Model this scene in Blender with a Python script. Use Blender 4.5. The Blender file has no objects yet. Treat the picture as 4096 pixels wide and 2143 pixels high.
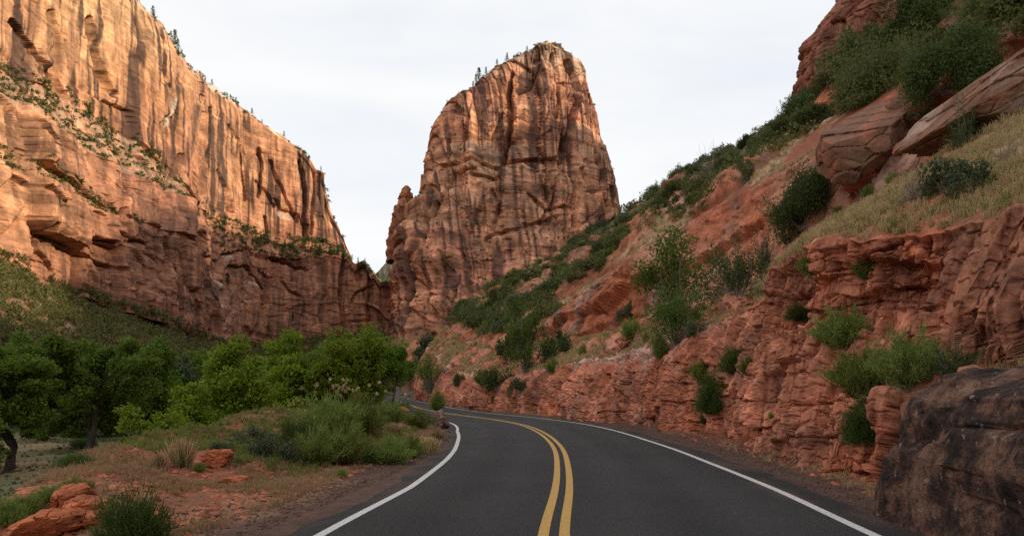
import bpy, math, random
import numpy as np
from mathutils import Vector, Matrix
random.seed(7); rng = np.random.default_rng(7)
SC = bpy.context.scene
COL = SC.collection
# ------------------------------------------------------------------ camera
F = 682.5; HZ = 391.75; CAMH = 1.7          # focal length and horizon in pixels of the 1024 px wide picture
cd = bpy.data.cameras.new('camera'); cam = bpy.data.objects.new('camera', cd); COL.objects.link(cam)
cam.location = (0, 0, CAMH); cam.rotation_euler = (math.radians(90), 0, 0)
cd.sensor_width = 36; cd.lens = 36 * F / 1024; cd.shift_y = (HZ - 267.5) / 1024
cd.clip_start = 0.1; cd.clip_end = 20000
SC.camera = cam
# ------------------------------------------------------------------ sky and sun
SUN_AZ = math.radians(101)     # clockwise from +Y: the sun stands to the right and a little behind the camera
SUN_EL = math.radians(25)
w = bpy.data.worlds.new("World"); SC.world = w; w.use_nodes = True
nt = w.node_tree; nt.nodes.clear()
def N(nt, t, **k):
    n = nt.nodes.new(t)
    for a, b in k.items(): setattr(n, a, b)
    return n
out = N(nt, 'ShaderNodeOutputWorld'); bg = N(nt, 'ShaderNodeBackground'); bg.inputs[1].default_value = 0.1
sky = N(nt, 'ShaderNodeTexSky', sky_type='NISHITA'); sky.sun_disc = False
sky.sun_elevation = SUN_EL; sky.sun_rotation = SUN_AZ
tc = N(nt, 'ShaderNodeTexCoord'); mp = N(nt, 'ShaderNodeMapping'); mp.inputs['Scale'].default_value = (1.3, 1.3, 4.5)
mp.inputs['Rotation'].default_value = (0.0, 0.25, 0.0)
nz = N(nt, 'ShaderNodeTexNoise'); nz.inputs['Scale'].default_value = 1.6; nz.inputs['Detail'].default_value = 7; nz.inputs['Roughness'].default_value = 0.55
nz.inputs['Distortion'].default_value = 0.5
rp = N(nt, 'ShaderNodeValToRGB')
rp.color_ramp.elements[0].position = 0.30; rp.color_ramp.elements[0].color = (8.8, 9.25, 9.8, 1)
rp.color_ramp.elements[1].position = 0.62; rp.color_ramp.elements[1].color = (10.4, 10.4, 10.4, 1)
mx = N(nt, 'ShaderNodeMixRGB'); mx.inputs[0].default_value = 0.93
L = nt.links.new
L(tc.outputs['Generated'], mp.inputs[0]); L(mp.outputs[0], nz.inputs['Vector']); L(nz.outputs[0], rp.inputs[0])
L(sky.outputs[0], mx.inputs[1]); L(rp.outputs[0], mx.inputs[2]); L(mx.outputs[0], bg.inputs[0]); L(bg.outputs[0], out.inputs[0])
sl = bpy.data.lights.new('sun', 'SUN'); sl.energy = 4.4; sl.angle = math.radians(2.0); sl.color = (1.0, 0.81, 0.57)
so = bpy.data.objects.new('sun', sl); COL.objects.link(so)
sdir = Vector((math.sin(SUN_AZ) * math.cos(SUN_EL), math.cos(SUN_AZ) * math.cos(SUN_EL), math.sin(SUN_EL)))
so.rotation_euler = sdir.to_track_quat('Z', 'Y').to_euler()
SC.view_settings.view_transform = 'Standard'; SC.view_settings.look = 'None'
SC.view_settings.exposure = 0.0; SC.view_settings.gamma = 1.0
SC.cycles.max_bounces = 4; SC.cycles.diffuse_bounces = 2; SC.cycles.transparent_max_bounces = 4
SC.cycles.transmission_bounces = 2; SC.cycles.glossy_bounces = 1
SC.cycles.use_adaptive_sampling = True
try: SC.cycles.use_denoising = False
except Exception: pass
# ------------------------------------------------------------------ noise
_P = rng.permutation(256); _P = np.concatenate([_P, _P, _P]).astype(np.int64); _R = rng.random(512).astype(np.float32)
def _h(i, j, k): return _R[_P[_P[_P[i & 255] + (j & 255)] + (k & 255)]]
def vn(x, y, z=0.0):
    x, y, z = np.broadcast_arrays(np.asarray(x, np.float64), y, z)
    xi = np.floor(x).astype(np.int64); yi = np.floor(y).astype(np.int64); zi = np.floor(z).astype(np.int64)
    fx = x - xi; fy = y - yi; fz = z - zi
    fx = fx * fx * (3 - 2 * fx); fy = fy * fy * (3 - 2 * fy); fz = fz * fz * (3 - 2 * fz)
    def l2(k):
        a = _h(xi, yi, k); b = _h(xi + 1, yi, k); c = _h(xi, yi + 1, k); d = _h(xi + 1, yi + 1, k)
        return (a + (b - a) * fx) * (1 - fy) + (c + (d - c) * fx) * fy
    a = l2(zi)
    if np.max(np.abs(z)) < 1e-9: return a * 2 - 1
    return (a * (1 - fz) + l2(zi + 1) * fz) * 2 - 1
def fbm(x, y, z=0.0, o=4, g=0.5, lac=2.03):
    s = 0; a = 1.0; t = 0
    for i in range(o):
        s = s + a * vn(x * lac**i + 17.3 * i, y * lac**i + 9.1 * i, (z * lac**i + 3.7 * i) if not np.isscalar(z) else 0.0); t += a; a *= g
    return s / t * 1.5
def ridge(x, y, o=3):
    s = 0; a = 1.0; t = 0
    for i in range(o):
        s = s + a * (1 - np.abs(vn(x * 2.0**i + 31 * i, y * 2.0**i + 11 * i))); t += a; a *= 0.5
    return s / t
def vor(x, y, jit=0.9, seed=0):
    """F1, F2-F1 and a random value per cell"""
    xi = np.floor(x).astype(np.int64); yi = np.floor(y).astype(np.int64)
    f1 = np.full(x.shape, 9.0); f2 = np.full(x.shape, 9.0); r = np.zeros(x.shape)
    for i in (-1, 0, 1):
        for j in (-1, 0, 1):
            a = xi + i; b = yi + j
            cx = a + 0.5 + (_h(a, b, 5 + seed + 0 * a) - 0.5) * jit; cy = b + 0.5 + (_h(a, b, 77 + seed + 0 * a) - 0.5) * jit
            d = np.hypot(x - cx, y - cy); rr = _h(a, b, 140 + seed + 0 * a)
            m = d < f1
            f2 = np.where(m, f1, np.minimum(f2, d)); r = np.where(m, rr, r); f1 = np.where(m, d, f1)
    return f1, f2 - f1, r
def sst(a, b, x):
    t = np.clip((x - a) / (b - a), 0, 1); return t * t * (3 - 2 * t)
def mixc(c, d, t):
    c = np.asarray(c, float); d = np.asarray(d, float)
    return c * (1 - t[..., None]) + d * t[..., None]
def proj(P):
    Y = np.maximum(P[..., 1], 0.5)
    return 512 + P[..., 0] / Y * F, HZ - (P[..., 2] - CAMH) / Y * F
def stroke(px, py, pts, w):
    """falloff 1 at a polyline given in picture pixels to 0 at w away"""
    d = np.full(px.shape, 1e9)
    for (x0, y0), (x1, y1) in zip(pts[:-1], pts[1:]):
        vx, vy = x1 - x0, y1 - y0; t = np.clip(((px - x0) * vx + (py - y0) * vy) / (vx * vx + vy * vy + 1e-9), 0, 1)
        d = np.minimum(d, np.hypot(px - x0 - t * vx, py - y0 - t * vy))
    return np.clip(1 - d / w, 0, 1)
# ------------------------------------------------------------------ mesh helpers
def tag(o, label=None, cat=None, group=None, kind=None):
    if label: o['label'] = label
    if cat: o['category'] = cat
    if group: o['group'] = group
    if kind: o['kind'] = kind
    return o
def mesh_np(name, V, Fc, mat=None, col=None, smooth=True, parent=None, link=True):
    """V (n,3); Fc (m,3) or (m,4) ints"""
    me = bpy.data.meshes.new(name); V = np.ascontiguousarray(V, np.float32); Fc = np.ascontiguousarray(Fc, np.int32)
    k = Fc.shape[1]
    me.vertices.add(len(V)); me.vertices.foreach_set('co', V.ravel())
    me.loops.add(Fc.size); me.loops.foreach_set('vertex_index', Fc.ravel())
    me.polygons.add(len(Fc)); me.polygons.foreach_set('loop_start', np.arange(0, Fc.size, k, dtype=np.int32))
    me.polygons.foreach_set('loop_total', np.full(len(Fc), k, np.int32))
    me.polygons.foreach_set('use_smooth', np.full(len(Fc), bool(smooth)))
    if col is not None:
        a = me.color_attributes.new('Col', 'FLOAT_COLOR', 'POINT')
        c = np.ones((len(V), 4), np.float32); c[:, :3] = col.reshape(-1, 3); a.data.foreach_set('color', c.ravel())
    me.update(); me.validate()
    if mat: me.materials.append(mat)
    if not link: return me
    o = bpy.data.objects.new(name, me); COL.objects.link(o)
    if parent: o.parent = parent
    return o
def grid_faces(R, C, flip=False):
    i = np.arange(R * C).reshape(R, C)
    a, b, c, d = i[:-1, :-1].ravel(), i[:-1, 1:].ravel(), i[1:, 1:].ravel(), i[1:, :-1].ravel()
    return np.stack([a, d, c, b] if flip else [a, b, c, d], 1)
def grid_normals(P):
    du = np.gradient(P, axis=1); dv = np.gradient(P, axis=0); n = np.cross(du, dv)
    return n / (np.linalg.norm(n, axis=2, keepdims=True) + 1e-9)
# ------------------------------------------------------------------ materials
def new_mat(name):
    m = bpy.data.materials.new(name); m.use_nodes = True; nt = m.node_tree
    b = nt.nodes['Principled BSDF']; b.inputs['Roughness'].default_value = 0.9
    b.inputs['Specular IOR Level'].default_value = 0.25
    return m, nt, b
def terrain_mat(name, sc, bump, fine=1.0, var=0.35, streak=0.0, rough=0.92, crack=0.0, lam=1.0):
    """colour from the rock-type attribute, broken up by procedural noise, with bump; sc = size in metres of the coarse grain"""
    m, nt, b = new_mat(name); L = nt.links.new; b.inputs['Roughness'].default_value = rough
    at = N(nt, 'ShaderNodeAttribute'); at.attribute_name = 'Col'
    tc = N(nt, 'ShaderNodeTexCoord')
    def noise(s, d=6, r=0.6, vec=None):
        n = N(nt, 'ShaderNodeTexNoise'); n.inputs['Scale'].default_value = s; n.inputs['Detail'].default_value = d; n.inputs['Roughness'].default_value = r
        L(vec or tc.outputs['Object'], n.inputs['Vector']); return n
    n1 = noise(1 / sc); n2 = noise(5 / sc, 5, 0.7)
    mp = N(nt, 'ShaderNodeMapping'); mp.inputs['Scale'].default_value = (1, 1, 5.5); mp.inputs['Rotation'].default_value = (0.12, 0.1, 0)
    L(tc.outputs['Object'], mp.inputs[0]); n3 = noise(1.3 / sc, 5, 0.65, mp.outputs[0])
    mp2 = N(nt, 'ShaderNodeMapping'); mp2.inputs['Scale'].default_value = (1, 1, 0.09); L(tc.outputs['Object'], mp2.inputs[0])
    n4 = noise(1.6 / sc, 4, 0.6, mp2.outputs[0])
    def mr(src, a, b_, lo=0.25, hi=0.75):
        r = N(nt, 'ShaderNodeMapRange'); r.inputs[1].default_value = lo; r.inputs[2].default_value = hi; r.inputs[3].default_value = a; r.inputs[4].default_value = b_
        L(src, r.inputs[0]); return r.outputs[0]
    def mul(a, b_):
        q = N(nt, 'ShaderNodeMath', operation='MULTIPLY'); L(a, q.inputs[0]); L(b_, q.inputs[1]); return q.outputs[0]
    v = mul(mul(mr(n1.outputs[0], 1 - var, 1 + var), mr(n2.outputs[0], 1 - var, 1 + var)), mr(n3.outputs[0], 1 - var * .8 * min(1, lam + .3), 1 + var * .8 * min(1, lam + .3)))
    if streak > 0: v = mul(v, mr(n4.outputs[0], 1 - streak, 1 + streak * .5, .35, .6))
    vm = N(nt, 'ShaderNodeVectorMath', operation='SCALE'); L(at.outputs['Color'], vm.inputs[0]); L(v, vm.inputs['Scale'])
    L(vm.outputs[0], b.inputs['Base Color'])
    ad = N(nt, 'ShaderNodeMath', operation='ADD'); L(n1.outputs[0], ad.inputs[0])
    h = N(nt, 'ShaderNodeMath', operation='MULTIPLY'); h.inputs[1].default_value = 0.55 * fine; L(n2.outputs[0], h.inputs[0]); L(h.outputs[0], ad.inputs[1])
    ad2 = N(nt, 'ShaderNodeMath', operation='ADD'); L(ad.outputs[0], ad2.inputs[0]); lm = N(nt, 'ShaderNodeMath', operation='MULTIPLY'); lm.inputs[1].default_value = lam; L(n3.outputs[0], lm.inputs[0]); L(lm.outputs[0], ad2.inputs[1])
    bp = N(nt, 'ShaderNodeBump'); bp.inputs['Distance'].default_value = bump; bp.inputs['Strength'].default_value = 1.0
    if crack:                       # rugged, mostly vertical fractures
        mpc = N(nt, 'ShaderNodeMapping'); mpc.inputs['Scale'].default_value = (1, 1, .45); L(tc.outputs['Object'], mpc.inputs[0])
        vo = N(nt, 'ShaderNodeTexNoise', noise_type='RIDGED_MULTIFRACTAL'); vo.inputs['Scale'].default_value = crack / sc; vo.inputs['Detail'].default_value = 7; vo.inputs['Roughness'].default_value = .6; L(mpc.outputs[0], vo.inputs['Vector'])
        cr_ = mr(vo.outputs[0], 1.5, 0, 0.5, 1.7); ad3 = N(nt, 'ShaderNodeMath', operation='ADD'); L(ad2.outputs[0], ad3.inputs[0]); L(cr_, ad3.inputs[1]); ad2 = ad3
    L(ad2.outputs[0], bp.inputs['Height']); L(bp.outputs[0], b.inputs['Normal'])
    return m
def plain_mat(name, col, rough=0.8, var=0.15, sc=4.0, bump=0.0):
    m, nt, b = new_mat(name); L = nt.links.new; b.inputs['Roughness'].default_value = rough
    tc = N(nt, 'ShaderNodeTexCoord'); n = N(nt, 'ShaderNodeTexNoise'); n.inputs['Scale'].default_value = sc; n.inputs['Detail'].default_value = 6
    L(tc.outputs['Object'], n.inputs['Vector']); r = N(nt, 'ShaderNodeMapRange'); r.inputs[1].default_value = .3; r.inputs[2].default_value = .7
    r.inputs[3].default_value = 1 - var; r.inputs[4].default_value = 1 + var; L(n.outputs[0], r.inputs[0])
    vm = N(nt, 'ShaderNodeVectorMath', operation='SCALE'); vm.inputs[0].default_value = col[:3]; L(r.outputs[0], vm.inputs['Scale']); L(vm.outputs[0], b.inputs['Base Color'])
    if bump:
        bp = N(nt, 'ShaderNodeBump'); bp.inputs['Distance'].default_value = bump; L(n.outputs[0], bp.inputs['Height']); L(bp.outputs[0], b.inputs['Normal'])
    return m
def leaf_mat(name, c1, c2, trans=0.35, sc=0.7, rough=0.55):
    """leaf colour varies leaf by leaf (random per island) and plant by plant"""
    m, nt, b = new_mat(name); L = nt.links.new; b.inputs['Roughness'].default_value = rough; b.inputs['Specular IOR Level'].default_value = 0.12
    g = N(nt, 'ShaderNodeNewGeometry'); oi = N(nt, 'ShaderNodeObjectInfo'); tc = N(nt, 'ShaderNodeTexCoord')
    n = N(nt, 'ShaderNodeTexNoise'); n.inputs['Scale'].default_value = sc; n.inputs['Detail'].default_value = 3; L(tc.outputs['Object'], n.inputs['Vector'])
    a = N(nt, 'ShaderNodeMath', operation='MULTIPLY_ADD'); L(g.outputs['Random Per Island'], a.inputs[0]); a.inputs[1].default_value = 0.5; 
    r = N(nt, 'ShaderNodeMapRange'); r.inputs[1].default_value = .3; r.inputs[2].default_value = .7; r.inputs[3].default_value = 0; r.inputs[4].default_value = .5
    L(n.outputs[0], r.inputs[0]); L(r.outputs[0], a.inputs[2])
    mxx = N(nt, 'ShaderNodeMixRGB'); mxx.inputs[1].default_value = (*c1, 1); mxx.inputs[2].default_value = (*c2, 1); L(a.outputs[0], mxx.inputs[0])
    hs = N(nt, 'ShaderNodeHueSaturation'); L(mxx.outputs[0], hs.inputs['Color'])
    v = N(nt, 'ShaderNodeMapRange'); v.inputs[3].default_value = .75; v.inputs[4].default_value = 1.25; L(oi.outputs['Random'], v.inputs[0]); L(v.outputs[0], hs.inputs['Value'])
    hh = N(nt, 'ShaderNodeMapRange'); hh.inputs[3].default_value = .485; hh.inputs[4].default_value = .515; L(oi.outputs['Random'], hh.inputs[0]); L(hh.outputs[0], hs.inputs['Hue'])
    L(hs.outputs[0], b.inputs['Base Color'])
    tr = N(nt, 'ShaderNodeBsdfTranslucent'); L(hs.outputs[0], tr.inputs[0]); ms = N(nt, 'ShaderNodeMixShader'); ms.inputs[0].default_value = trans
    L(b.outputs[0], ms.inputs[1]); L(tr.outputs[0], ms.inputs[2]); L(ms.outputs[0], nt.nodes['Material Output'].inputs[0])
    return m
def facet(x, y, amp, tilt, seed=0, jit=0.9):
    """planar blocks: every cell has its own offset and tilt; returns height and distance to the joints"""
    xi = np.floor(x).astype(np.int64); yi = np.floor(y).astype(np.int64)
    f1 = np.full(x.shape, 9.0); f2 = np.full(x.shape, 9.0); h = np.zeros(x.shape)
    for i in (-1, 0, 1):
        for j in (-1, 0, 1):
            a = xi + i; b = yi + j
            cx = a + 0.5 + (_h(a, b, 5 + seed + 0 * a) - 0.5) * jit; cy = b + 0.5 + (_h(a, b, 77 + seed + 0 * a) - 0.5) * jit
            d = np.maximum(np.abs(x - cx), np.abs(y - cy)) * .6 + np.hypot(x - cx, y - cy) * .4
            hh = (_h(a, b, 140 + seed + 0 * a) - .5) * amp + (_h(a, b, 171 + seed + 0 * a) - .5) * tilt * (x - cx) + (_h(a, b, 193 + seed + 0 * a) - .5) * tilt * (y - cy)
            m = d < f1
            f2 = np.where(m, f1, np.minimum(f2, d)); h = np.where(m, hh, h); f1 = np.where(m, d, f1)
    return h, f2 - f1
def blocks(x, z, wx, wz, amp, tilt, seed=0, bev=.05):
    """rock split by upright joints and cross breaks into angular blocks; returns height and the joint grooves (0..1)"""
    u = x / wx; k = np.floor(u).astype(np.int64); zero = 0 * k
    off = (_h(k, zero, zero + 3 + seed) - .5) * .5; k = np.floor(u + off * .8).astype(np.int64); fu = u + off * .8 - k
    v = z / wz * (.7 + .8 * _h(k, zero + 1, zero + 11 + seed)) + 7 * _h(k, zero + 2, zero + 23 + seed) + .22 * (fu - .5) * (_h(k, zero + 5, zero + seed) - .5) * 4
    m = np.floor(v).astype(np.int64); fv = v - m
    h = (_h(k, m, zero + 31 + seed) - .5) * amp + (_h(k, m, zero + 47 + seed) - .5) * tilt * (fu - .5) + (_h(k, m, zero + 59 + seed) - .5) * tilt * (fv - .5)
    e = np.minimum(np.minimum(fu, 1 - fu) * 1.0, np.minimum(fv, 1 - fv) * 1.3)
    return h, np.clip(1 - e / bev, 0, 1)
def bl(d, n, ax=1):
    k = np.hanning(n + 2)[1:-1]; k /= k.sum(); h = n // 2; o = 0
    p = np.pad(d, [(h, h) if a == ax else (0, 0) for a in range(2)], mode='edge')
    for i in range(n): o = o + k[i] * (p[:, i:i + d.shape[1]] if ax == 1 else p[i:i + d.shape[0]])
    return o
# ================================================================== THE ROAD LINE
def catmull(pts, n=14):
    p = np.array(pts, float); p = np.vstack([2 * p[0] - p[1], p, 2 * p[-1] - p[-2]]); o = []
    for i in range(1, len(p) - 2):
        t = np.linspace(0, 1, n, endpoint=False)[:, None]
        o.append(0.5 * ((2 * p[i]) + (-p[i-1] + p[i+1]) * t + (2*p[i-1] - 5*p[i] + 4*p[i+1] - p[i+2]) * t**2 + (-p[i-1] + 3*p[i] - 3*p[i+1] + p[i+2]) * t**3))
    o.append(p[-2:-1]); return np.vstack(o)
ROADC = catmull([(-1.2,-45),(-0.7,-20),(0.0,-4),(0.25,3),(0.46,8),(0.74,10.4),(1.12,15),(1.42,21.5),(1.2,29.5),(0.35,36.8),(-1.5,44),(-4.1,51.5),(-7.2,62),(-10.9,78),(-15,98),(-21.5,130),(-27.5,160),(-31.3,182),(-33.2,200),(-33,218),(-30,240),(-22,262),(-10,282),(10,304),(40,325)], 12)
def arc(p):
    return np.concatenate([[0], np.cumsum(np.linalg.norm(np.diff(p, axis=0), axis=1))])
def left_n(p):
    d = np.gradient(p, axis=0); d /= np.linalg.norm(d, axis=1, keepdims=True); return np.stack([-d[:, 1], d[:, 0]], 1)
RN = -left_n(ROADC)                       # to the right of travel
def roadz(y): return 0.9 * sst(185, 285, y)
def lateral(X, Y):
    """signed distance to the road centre (right positive)"""
    sh = X.shape; x = X.ravel(); y = Y.ravel(); best = np.full(x.shape, 1e9); sd = np.zeros(x.shape)
    c = ROADC
    for i in range(len(c) - 1):
        vx, vy = c[i+1] - c[i]; t = np.clip(((x - c[i,0]) * vx + (y - c[i,1]) * vy) / (vx*vx + vy*vy), 0, 1)
        dx = x - c[i,0] - t * vx; dy = y - c[i,1] - t * vy; d = dx*dx + dy*dy; m = d < best
        best = np.where(m, d, best); sd = np.where(m, np.sign(vy * dx - vx * dy), sd)
    return (np.sqrt(best) * sd).reshape(sh)
# ================================================================== GROUND
az = np.concatenate([np.linspace(-180, -48, 40)[:-1], np.linspace(-48, 42, 760), np.linspace(42, 180, 40)[1:]])
rr = np.concatenate([np.geomspace(1.2, 60, 330), np.geomspace(61, 9000, 150)])
A, Rr = np.meshgrid(np.radians(az), rr)
GX = Rr * np.sin(A); GY = Rr * np.cos(A)
lat = lateral(GX, GY)
def ground_z(X, Y, d):
    rz = roadz(Y)
    n1 = fbm(X / 1.3, Y / 1.3, o=5); n0 = fbm(X / 7, Y / 7, o=3)
    crest = np.interp(Y, [-30, 4, 8, 12, 18, 24, 32, 45, 60, 400], [4.8, 5.4, 6.4, 8.8, 11.0, 11.5, 10.5, 7.5, 7, 7])
    L_ = -d                                                     # distance to the left of the centre
    floor_ = np.where(Y < 230, -5.5, -5.5 + 8 * sst(230, 480, Y)) + 0.5 * n0 * sst(20, 40, L_) + 0.10 * n1 + 0.10 * sst(150, 280, -X) * (-X - 150)
    berm = (0.10 + 0.40 * sst(4.6, 7.5, L_) + 0.32 * n0 + 0.11 * n1) * sst(4.6, 6.2, L_) * (1 - 0.5 * sst(35, 60, Y))
    berm = berm + 0.35 * np.exp(-((L_ - crest + 0.6) / 1.0)**2) * sst(6, 12, Y) * (1 - sst(24, 34, Y)) * (1 + n0)
    down = np.clip((L_ - crest) * (0.75 + 0.2 * n0), 0, 30)
    zl = np.maximum(berm + rz - down, floor_)
    zr = rz + (0.05 + 0.05 * n1) * sst(4.9, 5.8, d) - 0.0 + 0.2 * sst(5, 7, d) - 1.2 * sst(8, 12, d)
    zr = np.where(d > 40, zr - 0.0, zr)
    z = np.where(d < 0, zl, zr)
    z = np.where(np.abs(d) < 4.7, np.minimum(z, rz - 0.03), z)
    return z
GZ = ground_z(GX, GY, lat)
red = np.array([0.25, 0.085, 0.045]); straw = np.array([0.30, 0.21, 0.11]); sage = np.array([0.13, 0.13, 0.06]); gravel = np.array([0.10, 0.055, 0.04])
n = fbm(GX / 2.2, GY / 2.2, o=5); n2 = fbm(GX / 9 + 5, GY / 9, o=4)
c = mixc(red, straw * 0.75 + red * 0.3, sst(0.0, 0.6, n) * 0.65)
meadow = mixc(straw * 0.8, sage, sst(-0.35, 0.35, n2 + 0.4 * n)); 
c = c * (1 - sst(-2.5, -4.0, GZ))[..., None] + meadow * sst(-2.5, -4.0, GZ)[..., None]
gr = sst(5.3, 4.3, np.where(lat < 0, -lat + .3, lat - .7) + 0.5 * n); c = c * (1 - gr)[..., None] + gravel * gr[..., None]
far = sst(120, 260, GY); c = c * (1 - far)[..., None] + np.array([0.06, 0.065, 0.03]) * far[..., None]
M_ground = terrain_mat('soil', 0.5, 0.05, var=0.3)
gv = np.stack([GX, GY, GZ], 2)
R_, C_ = GX.shape
ground = mesh_np('ground', gv.reshape(-1, 3), grid_faces(R_, C_, False), M_ground, c)
tag(ground, kind='structure')
# ================================================================== ROAD
def resample(p, step):
    s = arc(p); q = np.arange(0, s[-1], step); return np.stack([np.interp(q, s, p[:, 0]), np.interp(q, s, p[:, 1])], 1)
RC = resample(ROADC, 0.5)
k = np.hanning(15); k /= k.sum()
for j in (0, 1):
    e = np.pad(RC[:, j], 7, mode='reflect', reflect_type='odd'); RC[:, j] = np.convolve(e, k, 'valid')
RCN = -left_n(RC); RS = arc(RC)
def ribbon(name, o0, o1, dz, mat, s0=0, s1=1e9, cols=2, jag=0.0):
    m = (RS >= s0) & (RS <= s1); p = RC[m]; nn = RCN[m]; s = RS[m]
    offs = np.linspace(0, 1, cols)
    def var(o):                     # the lanes are not equally wide along the bend
        if o < -1: return o + 3.3 - np.interp(p[:, 1], [-50, 8, 12, 17, 23, 30, 38, 60], [3.3, 2.72, 2.66, 2.85, 3.2, 3.5, 3.4, 3.3])
        if o > 1: return o - 3.4 + np.interp(p[:, 1], [-50, 8, 12, 17, 24, 32, 50], [3.7, 3.78, 3.7, 3.5, 3.35, 3.4, 3.4])
        return o + 0 * p[:, 1]
    o0 = var(o0); o1 = var(o1)
    a0 = o0 + jag * fbm(s * 0.9, 0 * s + 3, o=4); a1 = o1 + jag * fbm(s * 0.9, 0 * s + 8, o=4)
    O = a0[None] * (1 - offs[:, None]) + a1[None] * offs[:, None]
    X = p[:, 0][None] + nn[:, 0][None] * O; Y = p[:, 1][None] + nn[:, 1][None] * O
    Z = roadz(Y) + dz + (0.0)
    V = np.stack([X, Y, Z], 2).reshape(-1, 3)
    wear = None
    if cols > 5:
        OO = O; wear = 1 + .22 * sum(np.exp(-((OO - q_) / .38)**2) for q_ in (-2.5, -.95, 1.0, 2.6)) - .12 * np.exp(-((OO - 1.8) / .3)**2) - .12 * np.exp(-((OO + 1.7) / .3)**2); wear = wear * (1 + .10 * fbm(X / 1.3, Y / 7, o=4)) * (1 - .25 * sst(3.6, 4.0, OO)); wear = np.repeat(wear[..., None], 3, 2); ed = np.maximum(sst(3.2, 3.95, OO), sst(-2.6, -3.1, OO - (o0[None] + 3.1))) * sst(-.15, .5, fbm(X / .5, Y / .9, o=5)); wear = wear * (1 + ed[..., None] * np.array([2.0, .9, .5]))
    return mesh_np(name, V, grid_faces(cols, len(p), True), mat, wear)
m, nt, b = new_mat('asphalt'); L = nt.links.new
tc = N(nt, 'ShaderNodeTexCoord')
def tn(s, d=5, r=.6):
    q = N(nt, 'ShaderNodeTexNoise'); q.inputs['Scale'].default_value = s; q.inputs['Detail'].default_value = d; q.inputs['Roughness'].default_value = r; L(tc.outputs['Object'], q.inputs['Vector']); return q.outputs[0]
def ramp(src, e):
    r = N(nt, 'ShaderNodeValToRGB'); els = r.color_ramp.elements
    while len(els) < len(e): els.new(0.5)
    for el, (p, cc) in zip(els, e): el.position = p; el.color = (*cc, 1)
    L(src, r.inputs[0]); return r.outputs[0]
def mulc(a, b_):
    q = N(nt, 'ShaderNodeMixRGB', blend_type='MULTIPLY'); q.inputs[0].default_value = 1; L(a, q.inputs[1]); L(b_, q.inputs[2]); return q.outputs[0]
g1 = ramp(tn(55, 4, .9), [(.34, (.004, .004, .005)), (.5, (.017, .016, .0165)), (.64, (.078, .075, .072))])
g3 = ramp(tn(11, 6, .85), [(.36, (.72, .72, .73)), (.62, (1.35, 1.33, 1.3))]); g2 = ramp(tn(.35, 8, .65), [(.3, (.78, .78, .79)), (.7, (1.22, 1.2, 1.18))])
wa = N(nt, 'ShaderNodeAttribute'); wa.attribute_name = 'Col'; L(mulc(mulc(mulc(g1, g3), g2), wa.outputs['Color']), b.inputs['Base Color']); b.inputs['Roughness'].default_value = 0.82
bp = N(nt, 'ShaderNodeBump'); bp.inputs['Distance'].default_value = .006; L(tn(90, 3, .8), bp.inputs['Height']); L(bp.outputs[0], b.inputs['Normal'])
M_asph = m
def paint_mat(name, col):
    m, nt_, b = new_mat(name); L = nt_.links.new; tc = N(nt_, 'ShaderNodeTexCoord')
    q = N(nt_, 'ShaderNodeTexNoise'); q.inputs['Scale'].default_value = 28; q.inputs['Detail'].default_value = 8; q.inputs['Roughness'].default_value = .75; L(tc.outputs['Object'], q.inputs['Vector'])
    r = N(nt_, 'ShaderNodeValToRGB'); r.color_ramp.elements[0].position = .36; r.color_ramp.elements[0].color = (*[x * .45 for x in col], 1); r.color_ramp.elements[1].position = .52; r.color_ramp.elements[1].color = (*col, 1)
    L(q.outputs[0], r.inputs[0]); L(r.outputs[0], b.inputs['Base Color']); b.inputs['Roughness'].default_value = .7
    return m
M_white = paint_mat('white_road_paint', (.62, .61, .58)); M_yel = paint_mat('yellow_road_paint', (.55, .32, .085))
road = tag(ribbon('road', -3.75, 4.05, 0.0, M_asph, cols=60, jag=0.13), kind='structure')
for nm, a, b_, mt in (('road_edge_line', -3.42, -3.29, M_white), ('road_edge_line', 3.36, 3.50, M_white), ('road_centre_line', -0.19, -0.06, M_yel), ('road_centre_line', 0.06, 0.19, M_yel)):
    tag(ribbon(nm, a, b_, 0.005, mt, cols=3), kind='structure')
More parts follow.
